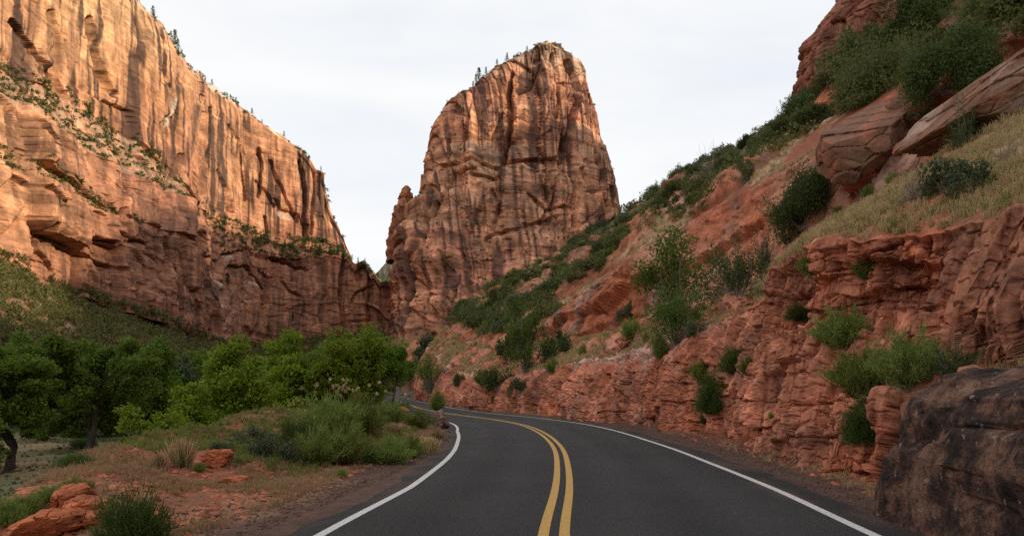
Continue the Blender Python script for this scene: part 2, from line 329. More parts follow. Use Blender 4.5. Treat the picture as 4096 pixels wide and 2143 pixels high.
# ================================================================== LEFT CANYON WALL
PX = np.concatenate([np.linspace(-700, -60, 60)[:-1], np.arange(-60, 396, 0.8)])
KEYS = {  # picture column: (row, distance) of talus foot, talus top, lower ledge edge, lower ledge back, bench edge, bench back, rim, cap
 -700: [(560,60),(200,180),(60,184),(50,188),(-60,196),(-100,210),(-700,216),(-740,230)],
 -60: [(436,150),(225,402),(120,408),(108,420),(50,432),(20,455),(-240,470),(-260,500)],
 0: [(431,170),(260,447),(166,455),(150,470),(100,482),(74,512),(-140,530),(-152,575)],
 30: [(428,185),(278,475),(182,484),(166,500),(120,512),(84,548),(-105,568),(-116,612)],
 60: [(425,200),(292,506),(197,515),(184,530),(140,545),(93,592),(-72,612),(-82,660)],
 95: [(423,215),(306,548),(212,556),(206,566),(158,586),(117,640),(-40,660),(-48,710)],
 130: [(421,240),(320,598),(223,606),(219,612),(174,642),(143,702),(-4,722),(-11,770)],
 160: [(419,265),(330,652),(233,658),(230,664),(188,696),(168,756),(32,778),(24,830)],
 180: [(418,285),(335,690),(240,696),(237,702),(199,737),(186,800),(60,825),(52,875)],
 190: [(417,300),(338,712),(246,718),(243,723),(217,765),(200,836),(73,858),(66,910)],
 205: [(416,330),(341,742),(292,762),(286,792),(246,884),(216,934),(86,955),(79,1005)],
 222: [(415,350),(344,772),(325,792),(318,860),(252,918),(222,978),(99,1000),(93,1050)],
 240: [(413,380),(346,945),(302,960),(299,966),(254,985),(229,1040),(112,1060),(107,1105)],
 262: [(411,400),(347,980),(302,990),(299,996),(254,1004),(234,1056),(125,1074),(120,1110)],
 300: [(409,450),(344,1030),(302,1040),(299,1043),(254,1052),(238,1092),(150,1106),(147,1130)],
 318: [(407,480),(340,1050),(302,1062),(299,1066),(256,1074),(241,1106),(170,1118),(168,1135)],
 325.6: [(406,500),(338,1060),(302,1070),(299,1072),(257,1080),(243,1110),(171.5,1122),(171,1130)],
 327.5: [(406,500),(338,1062),(302,1070),(299,1072),(257,1080),(244,1110),(188,1128),(187,1140)],
 333: [(406,510),(337,1065),(302,1072),(299,1075),(257,1082),(246,1112),(215,1132),(214,1145)],
 345: [(405,530),(336,1070),(302,1080),(299,1084),(258,1088),(250,1115),(241,1136),(240,1150)],
 358: [(405,550),(335,1080),(302,1085),(299,1090),(262,1094),(261,1100),(259,1130),(259,1150)],
 366: [(405,560),(335,1080),(302,1085),(299,1090),(264,1094),(263,1100),(262,1130),(262,1150)],
 373: [(405,560),(335,1080),(304,1085),(301,1090),(268,1094),(267,1100),(265,1130),(265,1150)],
 381: [(405,570),(335,1085),(308,1090),(305,1092),(279,1096),(278,1104),(276,1134),(276,1160)],
 396: [(405,580),(336,1090),(322,1095),(320,1100),(290,1104),(289,1110),(288,1140),(288,1170)]}
kx = np.array(sorted(KEYS)); kv = np.array([KEYS[q] for q in sorted(KEYS)], float)      # (K,8,2)
node = np.stack([np.stack([np.interp(PX, kx, kv[:, j, 0]), np.interp(PX, kx, kv[:, j, 1])], 1) for j in range(8)])  # 8,C,2
node = np.concatenate([node, np.stack([node[7, :, 0] * 0 + 391 - (391 - node[7, :, 0]) * 0.55, node[7, :, 1] * 1.8], 1)[None]])
CNT = [46, 84, 12, 70, 30, 150, 10, 6]
wx = PX[None] + 0
rows = []; tpar = []
for j, cn in enumerate(CNT):
    t = np.linspace(0, 1, cn, endpoint=False)
    # interpolate in space (not in the picture): position = node positions
    def pos(nd):
        Y = nd[:, 1]; return np.stack([(PX - 512) / F * Y, Y, CAMH + (HZ - nd[:, 0]) / F * Y], 1)
    a, b_ = pos(node[j]), pos(node[j + 1])
    rows.append(a[None] * (1 - t[:, None, None]) + b_[None] * t[:, None, None]); tpar.append(j + t)
LW = np.concatenate(rows); TP = np.concatenate(tpar)[:, None] + np.zeros(len(PX))[None]
R_, C_ = TP.shape
nrm = grid_normals(LW); nrm[..., 2] *= 0.35
sgn = np.sign(nrm[..., 0:1] + 1e-6); nrm = nrm * np.where(nrm[..., 0:1] * 1.0 - nrm[..., 1:2] * 0.6 > 0, 1, -1)
nrm /= np.linalg.norm(nrm, axis=2, keepdims=True) + 1e-9
lpx, lpy = proj(LW)
Z = LW[..., 2]; S = np.concatenate([np.zeros((R_, 1)), np.cumsum(np.hypot(np.diff(LW[..., 0], axis=1), np.diff(LW[..., 1], axis=1)), axis=1)], 1)
S = S[200][None] + 0 * S                                        # along-wall metres
isrock = np.where((TP >= 1) & (TP < 7.5), 1.0, 0.15)
isbench = ((TP >= 4) & (TP < 5)) | ((TP >= 2) & (TP < 3))
face = np.where(isbench, 0.45, isrock)
wS = S + 6 * fbm(S / 60, Z / 60, o=3); wZ = Z + 0.10 * S + 5 * fbm(S / 80, Z / 30 + 9, o=3)
up = sst(4.6, 5.2, TP)                                            # upper cliff: smoother sheets, sweeping curves
d = 12 * fbm(S / 130, Z / 300, o=3) * face * (1 - .3 * up)
h, fe = facet(wS / 42, Z / 130, 16, 16); d += h * face * (1 - .6 * up); d -= 4 * np.exp(-(fe / .04)**2) * face * (1 - .6 * up)
h, g_ = blocks(wS, wZ, 17, 60, 6.0, 5.0, 9); d += (h - 1.5 * g_) * face * (1 - .65 * up)
h, g_ = blocks(wS + 3, wZ, 7, 20, 1.8, 1.6, 19); d += (h - .7 * g_) * face * (1 - .5 * up)
h, fe = facet(wS / 30 + 3, wZ / 8, 2.2, 1.5, seed=3); d += h * face * (1 - .8 * up)
d = bl(d, 5); d += .6 * fbm(wS / 70, wZ / 3.2, o=4) * face
d += .8 * fbm(S / 9, Z / 14, o=5) * face
d += 3.0 * (1 - isrock) * fbm(S / 22, Z / 22, o=4)
CR = [([(152,20),(158,45),(154,70),(165,95),(160,140)],2.0,3),([(10,22),(30,45),(48,75),(62,100)],4,7),([(48,12),(55,45),(50,85),(55,110)],3.5,5),([(86,20),(98,70),(110,95)],4,7),
 ([(176,155),(166,190)],2.5,4),([(208,108),(204,150),(198,194)],2.2,7),([(200,112),(196,160),(190,195)],1.6,3),([(215,170),(224,190),(229,214)],1.8,4),([(226,125),(238,150),(244,200)],1.8,5),([(258,150),(262,165),(258,195)],2.4,6),([(270,160),(285,195),(298,220)],1.8,5),
 ([(300,160),(306,190),(303,215),(307,236)],2.4,7),([(316,172),(313,205),(312,232)],1.6,5),([(158,232),(162,265),(161,300)],2.2,9),([(140,245),(147,290),(150,335)],1.8,8),([(118,210),(121,240),(128,262)],1.8,6),([(168,235),(172,262),(176,300),(180,335)],1.8,6),
 ([(80,190),(84,215),(82,235)],1.8,5),([(5,175),(25,190),(40,205)],3,5),([(28,225),(34,250),(50,270)],2.6,7),([(55,248),(90,260),(112,269)],2.4,9),([(70,232),(95,240),(110,243)],1.8,7),([(112,232),(126,241),(141,243)],2.0,6),([(213,261),(222,254),(248,253),(275,256),(295,262),(308,270)],2.2,12),
 ([(227,268),(245,270),(258,278),(268,286)],1.8,9),([(262,270),(280,278),(290,292),(303,296)],1.4,6),([(345,250),(340,290),(345,330)],2.5,7),([(368,275),(366,300),(368,330)],2.0,6),([(352,300),(358,290),(372,282)],1.5,5),([(200,258),(206,300),(216,335)],2.0,8),([(186,215),(196,262),(203,300)],2.2,8),
 ([(0,100),(14,112),(26,135),(34,150)],2.8,6),([(265,215),(268,235)],1.5,4),([(255,180),(268,192),(275,205)],1.6,4)]
for pts, wpx, dep in CR:
    ks = stroke(lpx + 1.0 * fbm(lpx / 9, lpy / 9, o=3), lpy + 1.0 * fbm(lpx / 9 + 40, lpy / 9, o=3), pts, wpx); d -= dep * 1.5 * ks**0.6
# thin blocks left standing below arches
d = d * (1 - .65 * sst(5.85, 6.1, TP))
LWd = LW + nrm * d[..., None]
LWd[..., 2] += np.where(isbench | (TP > 6), 2.5, 0.8) * fbm(S / 14, TP * 6, o=4) + np.where(TP > 6, 5 * fbm(S / 26, S * 0, o=4), 0)
rg_ = sst(330, 345, lpx) * (TP > 4.0); LWd[..., 2] += rg_ * (13 * fbm(S / 16, S * 0 + 3, o=4) - 3); kb_ = sst(195, 215, lpx) * (TP > 3.6) * (TP < 4.9) * sst(345, 330, lpx); LWd[..., 2] += kb_ * 7 * fbm(S / 18, TP * 2, o=4)
# rock colours, with some sun glow and shade painted in
pale = np.array([.70, .43, .23]); orng = np.array([.50, .23, .11]); redr = np.array([.42, .19, .11]); varn = np.array([.075, .045, .036]); white = np.array([.58, .47, .37])
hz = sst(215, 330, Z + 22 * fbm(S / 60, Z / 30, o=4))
c = mixc(redr, orng, hz); yk = sst(260, 400, Z + 30 * fbm(S / 50, Z / 50, o=4)) * (.25 + .75 * sst(210, 110, lpx)); yk = np.maximum(yk, .3 * sst(.15, .5, fbm(S / 40 + 4, Z / 60, o=4)) * up); c = mixc(c, redr, .6 * sst(90, 200, lpx) * up); c = mixc(c, pale, yk * .85)  # pale high beds, strengthened leftwards to paint in the upper-left sun glow
lf = sst(150, -30, lpx) * sst(300, 180, lpy); c = c * (1 - .6 * lf[..., None]) + (pale * .6 + orng * .4) * .6 * lf[..., None]  # sunlit left end painted paler in the colour itself
c = c * (1 + .22 * fbm(wS / 60, wZ / 4.5, o=5) + .12 * fbm(S / 20, Z / 8, o=4))[..., None]
ft1, _g = blocks(wS, wZ, 17, 60, 1, .3, 9); ft2, _g2 = blocks(wS + 3, wZ, 7, 20, 1, .2, 19); c = c * np.clip(1 + (.30 * ft1 + .22 * ft2) * (1 - .5 * up), .5, 1.5)[..., None]
st = sst(.04, .42, fbm(S / 5.5, Z / 95, o=4) + .5 * fbm(S / 45, Z / 45 + 4, o=3) - .08) * np.where(TP > 4.9, 1, .55)
hb_ = sst(.15, .5, fbm(wS / 55 + 8, wZ / 5.5, o=5)); c = c * (1 - .30 * hb_ * (1 - .5 * up))[..., None]
VS = [([(95,0),(90,40),(84,85)],4,.6),([(112,10),(108,60)],3,.6),([(222,100),(218,140),(212,180)],4,.5),([(140,12),(136,60),(128,110)],4,.5),([(285,150),(282,190)],3,.6),([(62,20),(58,70)],4,.5),([(190,108),(184,150),(173,165),(168,182)],6,.85),([(208,106),(204,150),(199,192)],3.2,.95),([(178,62),(165,90),(160,130)],6,.35),([(33,0),(30,40),(28,80)],7,.8),([(47,8),(44,45),(38,75)],5,.75),([(75,25),(72,60),(70,90)],8,.6),([(262,160),(259,182)],3,.9),([(304,170),(303,215)],4,.75),([(165,150),(160,170)],5,.6),
 ([(0,52),(8,80)],8,.5),([(235,225),(255,238),(275,240)],8,.35),([(98,52),(100,80)],7,.5),([(220,125),(240,135),(262,155)],6,.5),([(205,130),(225,150),(245,160)],8,.4),([(150,60),(145,100)],5,.35),([(128,50),(122,100),(118,120)],5,.35)]
for pts, wpx, a in VS:
    ks = stroke(lpx + 1.6 * fbm(lpx / 2.2, lpy / 40, o=3), lpy, pts, wpx); st = np.maximum(st, sst(0, .55, ks) * a * (.75 + .5 * fbm(S / 3, Z / 60, o=3)))
low = sst(4.3, 3.5, TP) * (TP > 1) * sst(15, 95, lpx + 20 * fbm(S / 50, Z / 50)); c = c * (1 - .04 * low[..., None]); c = mixc(c, np.array([.24, .12, .075]), .3 * low);  # varnish brown, plus the soft shade of the lower cliff painted in
c = mixc(c, varn, np.clip(st * .9, 0, 1))
for pts, wpx in (([(212,278),(217,290),(222,305)], 2.4), ([(246,282),(262,284)], 2.2), ([(280,212),(284,215),(292,216)], 3.0), ([(218,258),(230,257)], 2), ([(168,100),(164,125)], 2.5)):
    ks = sst(0, .6, stroke(lpx + 1.2 * fbm(lpx / 1.5, lpy / 12), lpy, pts, wpx)); c = mixc(c, white, ks * .7)
bs = sst(0.2, .6, isbench + 0.0) * .8; c = mixc(c, np.array([.40, .27, .18]), bs * (.6 + .4 * np.clip(fbm(S / 12, TP * 9, o=3), -1, 1)) * (TP > 4) * sst(205, 150, lpx))
c = mixc(c, white, (TP > 6.25) * .8 * sst(-.2, .3, fbm(S / 15, TP * 3, o=4)) * (lpx < 300))
tal = np.array([.19, .115, .065]); c = mixc(c, tal, (TP < 1) * 1.0); c = mixc(c, np.array([.30, .13, .075]), (TP < 1) * .7 * sst(.4, .6, fbm(S / 14, Z / 9, o=4)))
c = np.clip(c, .015, .8)
M_cliff = terrain_mat('cliff_sandstone', 14, 0.9, var=.33, streak=.33, lam=.45, crack=.7)
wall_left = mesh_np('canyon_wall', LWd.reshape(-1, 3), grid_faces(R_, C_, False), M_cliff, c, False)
tag(wall_left, 'long sunlit orange sandstone canyon wall with dark streaks and a shrub covered ledge', 'cliff', kind='structure')
# ================================================================== THE PEAK
prof = [(-12,374,646),(15,378,640),(60,380,636),(82,381.6,632),(135,383.5,628),(177,384.8,624),(208,387.6,622),(228,394,620),(243,397,618),(252,408,616.5),(262,413,615),(285,414.5,611),(303,417,606),(330,424,601),(347,427.5,597),(368,436,594.5),(381,446,592),(396,461,588),(409,478,585),(418,490,582.5),(427,503,579),(436,517,575),(446,530,562),(453,543,558),(458,550,556)]
pz = np.array([q[0] for q in prof], float); pL = np.array([q[1] for q in prof]); pR = np.array([q[2] for q in prof])
PD = 900.0
zr = np.concatenate([np.linspace(-12, 60, 20)[:-1], np.linspace(60, 450, 420)])
th = np.concatenate([np.linspace(0, np.pi, 460)[:-1], np.linspace(np.pi, 2 * np.pi, 110)])   # 0..pi = the side towards the camera, right to left
pb = np.interp(pz, [15, 60, 200, 330, 432, 449], [215, 175, 120, 95, 52, 26]); De = PD - .45 * pb; pz2 = CAMH + (pz - CAMH) * De / PD
xl = np.interp(zr, pz2, (pL + 2.5 + 3 * (pz < 240) - 512) / F * De); xr = np.interp(zr, pz2, (pR + 3 - 512) / F * De)
bd = np.interp(zr, [15, 60, 200, 330, 432, 449], [215, 175, 120, 95, 52, 26])
ctr = (xl + xr) / 2; hw = (xr - xl) / 2
T, Q = np.meshgrid(th, np.arange(len(zr)))
e = 2 / 2.7
cx = np.sign(np.cos(T)) * np.abs(np.cos(T))**e; sy = np.sign(np.sin(T)) * np.abs(np.sin(T))**e
PXx = ctr[:, None] + hw[:, None] * cx; PYy = PD - bd[:, None] * sy * np.where(sy > 0, 1.0 - .35 * cx, 1.5); PZ = zr[:, None] + 0 * T
PK = np.stack([PXx, PYy, PZ], 2)
nr = np.stack([cx / hw[:, None], -sy / bd[:, None] * 1.0, 0 * cx], 2); nr /= np.linalg.norm(nr, axis=2, keepdims=True) + 1e-9
ppx, ppy = proj(PK)
S = PXx * 1.0 + 0.35 * (PYy - 900) ; Z = PZ
wS = S + 5 * fbm(S / 40, Z / 50, o=3); wZ = Z + .04 * S + 4 * fbm(S / 60, Z / 25, o=3)
edge = np.abs(cx)**8 * .6                       # keep the outline
am = np.clip(1 - edge, .35, 1)
d = 9 * fbm(S / 90, Z / 300, o=2) * am
h, fe = facet(wS / 46, Z / 130, 15, 17, seed=21); d += h * am; d -= 3 * np.exp(-(fe / .03)**2) * am
h, g_ = blocks(wS, wZ * .3, 24, 60, 7.0, 3.0, 33); d += (h - 3.0 * g_**2) * am
h, g_ = blocks(wS, wZ, 15, 75, 4.5, 4.0, 23); d += (h - 2.2 * g_**2) * am
h, g_ = blocks(wS + 4, wZ, 8, 22, 2.4, 2.0, 27); d += (h - .9 * g_) * am
h, fe = facet(wS / 30, wZ / 9, 2.4, 1.2, seed=25); d += h * .45
d = bl(d, 3); d += .45 * fbm(wS / 50, wZ / 3.3, o=4) + .7 * fbm(S / 8, Z / 10, o=5)
lowk = sst(190, 120, Z); d += lowk * (10 * fbm(S / 40, Z / 22, o=4))
for pts, wpx, dep in [([(510,72),(508,95),(512,112),(508,140),(506,160)],3.5,15),([(505,160),(503,185),(498,215)],2.2,5),([(417,150),(424,190),(420,235),(416,260)],2.6,13),([(565,62),(575,90),(568,120),(562,160)],3,10),([(552,52),(556,95),(553,120)],2,6),([(450,110),(447,150),(443,180)],2,5),([(470,85),(468,120),(462,150)],2,5),
  ([(440,165),(470,158),(500,166),(530,160),(560,162)],2.2,7),([(470,172),(500,180)],2.2,5),([(403,225),(408,270),(406,320)],2.6,9),([(392,250),(396,300)],2.2,6),([(435,250),(438,300)],2.2,6),([(455,280),(450,320)],2,6),([(545,210),(540,225)],2,7),([(528,195),(545,210),(565,205)],2,6),([(596,240),(590,200),(580,170)],2.4,7),([(486,238),(520,230),(560,215)],2.4,5),
  ([(540,150),(548,180),(546,200)],2,5),([(430,200),(426,230)],2,6),([(492,190),(500,205),(494,230)],2,5),([(600,190),(604,215)],2.4,8)]:
    d -= dep * stroke(ppx + 1.2 * fbm(ppx / 8, ppy / 8, o=3), ppy, pts, wpx)**.6 * 1.3 * (T < np.pi)
PKd = PK + nr * d[..., None]
# benches with rubble at the foot of the front
PKd[..., 1] -= np.clip(190 - Z, 0, 200) * .25 * (sy > 0) * sst(-.7, -.2, cx) 
# slanted top: the outline falls from the summit towards the left, so pull the upper rows down to it
PKd[-1, :, 0] = PKd[-1, :, 0] * .3 + .7 * ctr[-1]
hz = sst(285, 430, Z + 20 * fbm(S / 30, Z / 30, o=4))
c = mixc(np.array([.50, .225, .13]), np.array([.60, .31, .18]), sst(120, 260, Z + 30 * fbm(S / 40, Z / 30, o=4)))
c = mixc(c, np.array([.42, .17, .09]), sst(265, 300, Z) * sst(400, 380, Z) * .6)
c = mixc(c, np.array([.55, .37, .24]), sst(385, 415, Z + 8 * fbm(S / 20, Z / 10)) * sst(455, 440, Z) * .8)
c = mixc(c, np.array([.55, .36, .23]), sst(.1, .5, fbm(S / 60, Z / 45 + 3, o=4)) * sst(180, 215, Z) * sst(310, 270, Z) * .6)
c = c * (1 + .22 * fbm(wS / 40, wZ / 4.0, o=5) + .14 * fbm(S / 15, Z / 8, o=4))[..., None]
hb_ = fbm(wS / 70 + 8, wZ / 5.0, o=5); c = c * (1 - .36 * sst(.1, .45, hb_))[..., None]; c = mixc(c, np.array([.60, .40, .26]), .5 * sst(-.1, -.5, hb_) * sst(150, 220, Z))
ft1, _g = blocks(wS, wZ, 15, 75, 1, .3, 23); ft2, _g2 = blocks(wS + 4, wZ, 8, 22, 1, .2, 27); c = c * np.clip(1 + .32 * ft1 + .26 * ft2, .5, 1.5)[..., None]
st = sst(.15, .6, fbm(S / 4.5, Z / 70, o=4) + .5 * fbm(S / 35, Z / 40 + 4, o=3) + .18 * sst(230, 120, Z))
st = np.maximum(st, .45 * sst(.2, .5, fbm(S / 35 + 2, Z / 18, o=4)) * sst(260, 200, Z) )
for pts, wpx, a in (([(480,150),(520,150)], 9, .35), ([(470,195),(520,190),(560,195)], 9, .35), ([(430,130),(450,150)], 7, .3), ([(525,90),(560,135)], 8, .3), ([(500,230),(560,225)], 9, .5), ([(560,120),(575,150)], 7, .3)):
    st = np.maximum(st, a * sst(0, .6, stroke(ppx + 4 * fbm(ppx / 5, ppy / 12, o=3), ppy + 3 * fbm(ppx / 8, ppy / 4, o=3), pts, wpx)))
c = mixc(c, np.array([.11, .055, .042]), np.clip(st * .85, 0, 1)); c = np.clip(c, .015, .8)
R_, C_ = T.shape
peak = mesh_np('mountain', PKd.reshape(-1, 3), grid_faces(R_, C_, True), M_cliff, c, False)
tag(peak, 'tall free standing red and cream sandstone peak rising beyond the bend of the road', 'mountain', kind='structure')
# ================================================================== SPIRE, FAR RIDGE, RIGHT CANYON WALL
def lathe_rock(name, rowsY, D, depth, nth, nz, amp, mat, cfun, seed=0, zb=None):
    """a free standing rock with outline rows (row, left px, right px) at distance D"""
    r = np.array(rowsY, float); q = np.linspace(0, 1, nz); py = np.interp(q, np.linspace(0, 1, len(r)), r[:, 0])
    L0 = (np.interp(q, np.linspace(0, 1, len(r)), r[:, 1]) - 512) / F * D; R0 = (np.interp(q, np.linspace(0, 1, len(r)), r[:, 2]) - 512) / F * D
    z = CAMH + (HZ - py) / F * D; t = np.linspace(0, 2 * np.pi, nth); T, Q = np.meshgrid(t, np.arange(nz))
    X = ((L0 + R0) / 2)[:, None] + ((R0 - L0) / 2)[:, None] * np.cos(T); Y = D - depth * (0.4 + .6 * (1 - q))[:, None] * np.sin(T); Zz = z[:, None] + 0 * T
    h, fe = facet(X / 6 + Y / 9, Zz / 7, amp, amp, seed=seed); dd = h + amp * .5 * fbm(X / 4, Zz / 3, Y / 4, o=4)
    nn = np.stack([np.cos(T), -np.sin(T), 0 * T], 2); P = np.stack([X, Y, Zz], 2) + nn * dd[..., None]; P[-1] = P[-1].mean(0)
    return mesh_np(name, P.reshape(-1, 3), grid_faces(nz, nth, True), mat, cfun(X, Y, Zz))
def cred(X, Y, Z_): return mixc(np.array([.30, .12, .07]), np.array([.42, .20, .11]), sst(-.3, .4, fbm(X / 9, Z_ / 5, o=4)))
sp = lathe_rock('rock_spire', [(262, 386, 414), (238, 388, 414), (226, 391, 413), (213, 394, 412.5), (205, 397, 412), (198, 399.5, 411.5), (192, 401.5, 411), (188, 403.5, 409.5), (186.5, 405, 408)], 862, 22, 60, 90, 3.0, M_cliff, cred, 31)
tag(sp, 'slim red rock spire leaning on the left shoulder of the tall peak', 'rock spire')
# far ridge seen through the gap
q = np.linspace(300, 440, 120); rows = []
for t_ in np.linspace(0, 1, 40):
    Y = 1700 + 500 * t_ ; crest = np.interp(q, [300, 350, 366, 374, 382, 392, 440], [285, 283, 281, 275, 266, 256, 235])
    py = 400 + (crest - 400) * t_; rows.append(np.stack([(q - 512) / F * Y, q * 0 + Y, CAMH + (HZ - py) / F * Y], 1))
FRg = np.array(rows); FRg[..., 2] += 14 * fbm(FRg[..., 0] / 60, FRg[..., 1] / 60, o=5)
c = mixc(np.array([.30, .21, .14]), np.array([.08, .11, .055]), sst(-.1, .2, fbm(FRg[..., 0] / 14, FRg[..., 2] / 9, o=5)))
tag(mesh_np('far_hill', FRg.reshape(-1, 3), grid_faces(40, 120, False), M_cliff, c), kind='structure')
# right canyon wall: plan path with the corner that shows at the top of the slope
path = catmull([(420, 900), (330, 760), (275, 640), (262, 596), (282, 560), (300, 520), (318, 450), (335, 330), (345, 200), (350, 0), (360, -300), (380, -700)], 40)
ps = arc(path); q = np.concatenate([np.linspace(0, 260, 40)[:-1], np.linspace(260, 560, 300)[:-1], np.linspace(560, ps[-1], 90)])
path = np.stack([np.interp(q, ps, path[:, 0]), np.interp(q, ps, path[:, 1])], 1); ln = left_n(path)
zz = np.concatenate([np.linspace(60, 240, 30)[:-1], np.linspace(240, 400, 190)[:-1], np.linspace(400, 560, 40)])
top = np.interp(q, [0, 260, 430, 500, 600, 700, 800, ps[-1]], [440, 500, 520, 490, 410, 330, 290, 290])  # rim heights out of view, shaped for their shadow on the left wall
Zz = 60 + (zz[:, None] - 60) * 1.0 + 0 * q[None]; fr = (zz - 60) / 500.0
Zz = 60 + fr[:, None] * (top - 60)[None]
back = np.interp(Zz, [60, 262, 285, 311, 346, 480], [-30, -6, -4, 4, 32, 66])
S = q[None] + 0 * Zz
out_ = -ln[None] * 0 + np.stack([ln[:, 0], ln[:, 1]], 1)[None] * 1.0
P = np.stack([path[:, 0][None] - out_[..., 0] * -1 * 0 + 0 * Zz, path[:, 1][None] + 0 * Zz, Zz], 2)
sgn = 1 if (ln[len(q) // 2] @ np.array([1, 0])) > 0 else -1       # ln pointing into the rock?
inw = ln * sgn
P[..., 0] += inw[:, 0][None] * back; P[..., 1] += inw[:, 1][None] * back * .3
h, fe = facet(S / 24, Zz / 60, 11, 12, seed=41); d = h - 3 * np.exp(-(fe / .05)**2)
h, fe = facet(S / 9, Zz / 18, 4, 4, seed=43); d += h - 1.5 * np.exp(-(fe / .06)**2)
h, fe = facet(S / 22, Zz / 4.5, 2.2, 1.5, seed=45); d += h; d += .9 * fbm(S / 40, Zz / 1.8, o=4) + .8 * fbm(S / 6, Zz / 6, o=4)
P[..., 0] -= inw[:, 0][None] * d; P[..., 1] -= inw[:, 1][None] * d
c = mixc(np.array([.24, .095, .062]), np.array([.32, .14, .09]), sst(-.3, .4, fbm(S / 30, Zz / 6, o=4))); c = mixc(c, np.array([.12, .06, .05]), .6 * sst(.15, .5, fbm(S / 6, Zz / 60, o=4)))
R_, C_ = Zz.shape
cr = mesh_np('canyon_wall', P.reshape(-1, 3), grid_faces(R_, C_, False), M_cliff, c, False); tag(cr, kind='structure')
# ================================================================== THE ROADSIDE ROCK CUT AND THE HILLSIDE ABOVE IT
BASE = catmull([(8.2,-60),(8.0,-25),(7.6,-6),(7.3,3),(7.2,8),(6.75,12),(6.75,17),(7.2,23),(6.9,29.6),(6.0,35.2),(4.1,42.6),(0.5,54),(-3.3,65.4),(-7.6,84),(-12.2,104),(-17.2,132),(-20.8,150),(-23.0,170),(-22,195),(-18,215)], 30)
bs_ = arc(BASE); s_ = [0.0]; 
while s_[-1] < bs_[-1]:
    x = np.interp(s_[-1], bs_, BASE[:, 0]); y = np.interp(s_[-1], bs_, BASE[:, 1]); D = math.hypot(x, y)
    k = 0.5 if y < 2 else (0.06 if y < 6 else (0.022 if y < 15 else max(0.022, D / 682 * 1.25)))
    s_.append(s_[-1] + k)
# node tables by base Y: (u, z)
HK = {
 -60:[(0,-.4),(.3,1.7),(.8,2.0),(.7,3.2),(1.4,4.8),(8,9.0),(11,14.0),(75,66),(200,40)],
  5: [(0,-.4),(.25,1.6),(1.2,1.85),(.7,3.0),(1.5,4.55),(8,8.3),(11,10.8),(75,66),(200,40)],
 11: [(0,-.4),(.25,1.6),(1.6,1.9),(1.1,3.0),(1.8,4.75),(8,8.6),(11,11.2),(75,66),(200,40)],
 13.2: [(0,-.4),(.2,1.6),(1.3,1.9),(1.2,3.2),(1.7,4.7),(8,9.0),(11,11.6),(75,66),(200,40)],
 14.5: [(0,-.4),(.1,1.6),(.35,2.1),(.9,3.2),(.7,4.9),(8,9.5),(11,12.0),(75,66),(200,40)],
 18: [(0,-.4),(.15,1.6),(.35,2.4),(.5,4.0),(.9,5.5),(8,10.2),(11.5,13.2),(75,66),(200,40)],
 22: [(0,-.4),(.15,1.6),(.35,2.4),(.6,3.9),(1.2,5.8),(8,9.8),(12,15.0),(75,66),(200,40)],
 26: [(0,-.4),(.15,1.4),(.35,2.3),(.7,3.3),(1.9,4.7),(8,8.8),(12,15.5),(75,66),(200,40)],
 36: [(0,-.4),(.15,1.4),(.35,2.2),(.6,3.1),(1.5,4.0),(8,8.0),(12.5,15.5),(75,63),(200,40)],
 48: [(0,-.4),(.2,1.4),(.4,2.0),(.8,2.8),(2.0,3.6),(9,7.2),(13,15.5),(75,62),(200,40)],
 60: [(0,-.4),(.2,1.2),(.5,1.8),(1.0,2.6),(2.4,3.2),(9,6.6),(13.5,13.5),(75,61),(200,40)],
 85: [(0,-.4),(.3,1.2),(.8,1.8),(1.6,2.6),(3.0,3.6),(8,7.0),(12,10.5),(75,60),(200,40)],
 120: [(0,-.4),(.4,1.5),(1,2.6),(1.8,4.6),(3.0,6.5),(8,10.5),(12,14.5),(75,60),(200,40)],
 150: [(0,-.4),(-.6,2.5),(-.4,5.0),(.6,8.0),(2.5,11),(7,16),(11,20),(75,62),(200,40)],
 175: [(0,-.4),(.4,4),(1,8),(2,11),(4,14),(8,18),(13,23),(75,62),(200,40)],
 215: [(0,-.4),(1,4),(2,6),(4,8),(8,11),(13,16),(18,22),(75,58),(200,40)]}
hk = np.array(sorted(HK)); hv = np.array([HK[k] for k in sorted(HK)], float)
CN = [112, 36, 66, 80, 100, 76, 116, 12]
tp = np.concatenate([j + np.linspace(0, 1, c_, endpoint=False)**(1.5 if j == 6 else 1) for j, c_ in enumerate(CN)])
j0 = np.floor(tp).astype(int); ft = tp - j0
s_ = np.array(s_)
